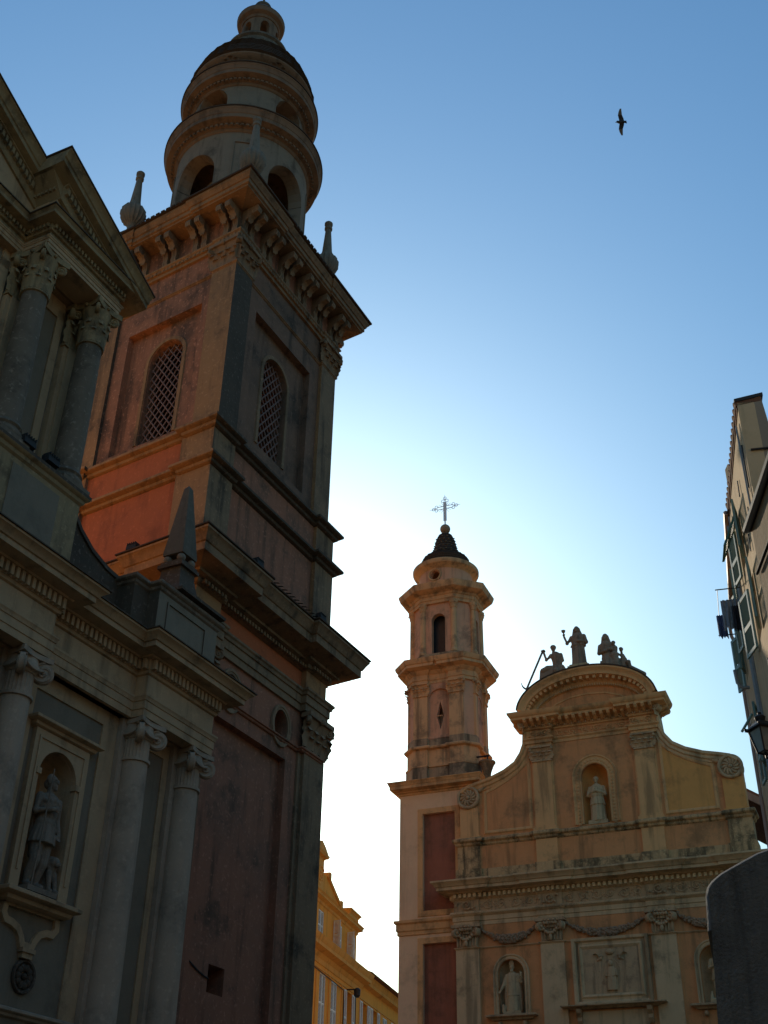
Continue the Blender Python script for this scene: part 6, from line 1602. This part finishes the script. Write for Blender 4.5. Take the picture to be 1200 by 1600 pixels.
def build_lamp():
    pos = HA+HD*2.0-HR*0.36
    T = thing('street_lamp', 'black lantern street lamp on a wall bracket at the right edge', 'street lamp', pos+Vector((0, 0, 10.25)), radians(20))
    T.scale = (0.85, 0.85, 0.85)
    b = B()
    for k in range(4):
        a = pi/4+k*pi/2; a2 = a+pi/2
        b.tube([(0.17*cos(a),0.17*sin(a),0.0),(0.31*cos(a),0.31*sin(a),0.55)], 0.02, 6)
        b.tube([(0.17*cos(a),0.17*sin(a),0.0),(0.17*cos(a2),0.17*sin(a2),0.0)], 0.018, 6); b.tube([(0.32*cos(a),0.32*sin(a),0.55),(0.32*cos(a2),0.32*sin(a2),0.55)], 0.025, 6)
    b.make('frame', 'iron', T)
    b = B(); b.frustum(0, 0, 0.01, 0.54, 0.11, 0.205); b.make('glass', 'lamp_glass', T)
    b = B(); b.frustum(0, 0, 0.55, 0.60, 0.28, 0.26); b.frustum(0, 0, 0.60, 0.75, 0.24, 0.1); b.lathe([(0.08,0.74),(0.11,0.78),(0.13,0.86),(0.09,0.9),(0.05,0.92)], 0, 0, 16); b.ball((0,0,0.95), 0.05, 10, 8)
    for k in range(4):
        a = pi/4+k*pi/2; b.ball((0.36*cos(a),0.36*sin(a),0.6), 0.035, 8, 6)
    b.make('hood', 'iron', T)
    b = B(); dr = Matrix.Rotation(-radians(20), 3, 'Z') @ HR
    b.tube([(0,0,0.0),(0,0,-0.12),tuple(dr*0.15+Vector((0,0,-0.22))),tuple(dr*0.35+Vector((0,0,-0.18))),tuple(dr*0.56+Vector((0,0,-0.1)))], 0.03, 8)
    b.tube([tuple(dr*0.56+Vector((0,0,-0.45))),tuple(dr*0.4+Vector((0,0,-0.4))),tuple(dr*0.18+Vector((0,0,-0.24)))], 0.022, 8); b.tube([tuple(dr*0.55+Vector((0,0,-0.5))),tuple(dr*0.55+Vector((0,0,0.0)))], 0.03, 6); b.make('bracket', 'iron', T)
build_lamp()

def build_dark_wall():
    """rounded parapet end close to the camera, lower right"""
    az = radians(16); d = Vector((sin(az), cos(az), 0)); ph = -az
    T = thing('parapet', 'dark blue-grey wall end with rounded top, close by at the lower right corner', 'wall', d*7.0, ph)
    pr = [(-0.048,3.44),(-0.036,3.48),(-0.011,3.51),(0.04,3.548),(0.105,3.58),(0.18,3.616),(0.256,3.651),(0.33,3.672),(0.6,3.74),(1.0,3.80),(3.0,3.95)]
    b = B(); b.prism_xz([(-0.28,0.0),(-0.09,2.765)]+pr+[(3.0,0.0)], 0.0, 0.9); b.make('wall', 'blue_wall', T)
    b = B(); P = [Vector(p) for p in [(-0.06,3.25)]+pr]; vs = []
    for i in range(len(P)):
        t = (P[min(i+1, len(P)-1)]-P[max(i-1, 0)]).normalized(); nn = Vector((-t.y, t.x))
        for dd, y in ((-0.02,0.004),(0.006,0.001),(0.022,0.03),(0.022,0.9),(-0.02,0.905)): w = P[i]+nn*dd; vs.append((w.x, y, w.y))
    k = 5
    b.add(vs, [(i*k+a, (i+1)*k+a, (i+1)*k+(a+1) % k, i*k+(a+1) % k) for i in range(len(P)-1) for a in range(k)]+[tuple(range(k)), tuple((len(P)-1)*k+a for a in reversed(range(k)))])
    b.make('coping', 'blue_coping', T)
build_dark_wall()

def build_back_house():
    T = thing('back_house', 'dark timber gable with overhanging roof, just behind the right end of the chapel', 'house', CW(15.5,4,0), PHI_C)
    xf = lambda x, y, z: (x-15.5, y-4, z)
    b = B(xf); b.prism_xz([(14.0,0),(19,0),(19,13.2),(14.0,16.4)], 4.2, 10); b.make('wall', 'dark_wood', T)
    b = B(xf); b.prism_xz([(12.2,18.25),(17.5,14.6),(17.5,14.4),(12.2,18.05)], 2.9, 10); b.make('roof', 'roof_tile', T)
    b = B(xf); b.prism_xz([(12.2,18.1),(17.6,14.4),(17.6,14.1),(12.2,17.78)], 2.8, 2.9); b.make('verge_board', 'house_grey', T)
    b = B(xf)
    for y in (3.5, 6.0): b.tube([(13.9,y,15.0),(14.9,y,15.9)], 0.09, 6); b.tube([(13.8,y,16.9),(14.2,y,14.6)], 0.08, 6)
    b.make('roof_strut', 'dark_tile', T)
build_back_house()

def build_turret_light():
    T = thing('spotlight', 'small black spotlight on a bracket at the foot of the pink bell turret', 'spotlight', CW(3.2,0.35,19.0), PHI_C)
    b = B(); b.tube([(-0.35,0,0.22),(0.5,0,0.22)], 0.04, 8); b.tube([(0.42,0,0.22),(0.42,0,-0.1)], 0.035, 6); b.make('bracket', 'iron', T)
    b = B(); b.lathe([(0.02,-0.75),(0.1,-0.74),(0.14,-0.6),(0.17,-0.45),(0.3,-0.12),(0.34,-0.1),(0.34,-0.04),(0.1,0.0)], 0.4, 0, 16); b.make('housing', 'belltower_grey', T)
build_turret_light()

def build_bird():
    c = Vector((7.66, 25.66, 33.97))
    T = thing('gull', 'lone dark gull banking with spread wings in the empty sky, upper right', 'bird', c, radians(-16))
    R_ = Matrix.Rotation(radians(8), 3, 'Y') @ Matrix.Rotation(radians(52), 3, 'X')
    b = B()
    # wings up and down the picture, head to the left, tail to the right; x right, z up before tilting
    b.ball((-0.03,0,0), 1, 14, 10, rx=0.19, ry=0.075, rz=0.08)
    b.ball((-0.20,0,0.02), 1, 10, 8, rx=0.07, ry=0.05, rz=0.05); b.tube([(-0.25,0,0.015),(-0.32,0,0.0)], [0.02,0.004], 6)
    def wing(sg):
        sec = [(0.0,-0.10,0.12,0.035),(0.14,-0.14,0.09,0.028),(0.27,-0.17,0.03,0.02),(0.40,-0.13,0.02,0.014),(0.52,-0.06,0.015,0.005)]
        vs = []
        for z, x0, x1, t in sec: vs += [(x0,-0.02*0,sg*z),((x0+x1)/2,-t-0.06*z,sg*z),(x1,-0.05*z,sg*z),((x0+x1)/2,t-0.06*z,sg*z)]
        b.add(vs, [(i*4+k, i*4+(k+1)%4, (i+1)*4+(k+1)%4, (i+1)*4+k) for i in range(4) for k in range(4)]+[(3,2,1,0),(16,17,18,19)])
    wing(1); wing(-1)
    b.add([(0.1,-0.03,0.035),(0.1,-0.03,-0.04),(0.24,-0.012,-0.075),(0.22,-0.012,0.04),(0.1,0.03,0.035),(0.1,0.03,-0.04),(0.24,0.012,-0.075),(0.22,0.012,0.04)], [(0,1,2,3),(7,6,5,4),(0,4,5,1),(1,5,6,2),(2,6,7,3),(3,7,4,0)])
    b.v = [tuple(R_ @ Vector(p)) for p in b.v]
    b.v = [(x*0.68, y*0.8, z*0.86) for x, y, z in b.v]
    b.make('body', ['bird_dark','bird_wing'], T, lambda n, c_: 1 if abs(c_.z) > 0.14 else 0)
build_bird()
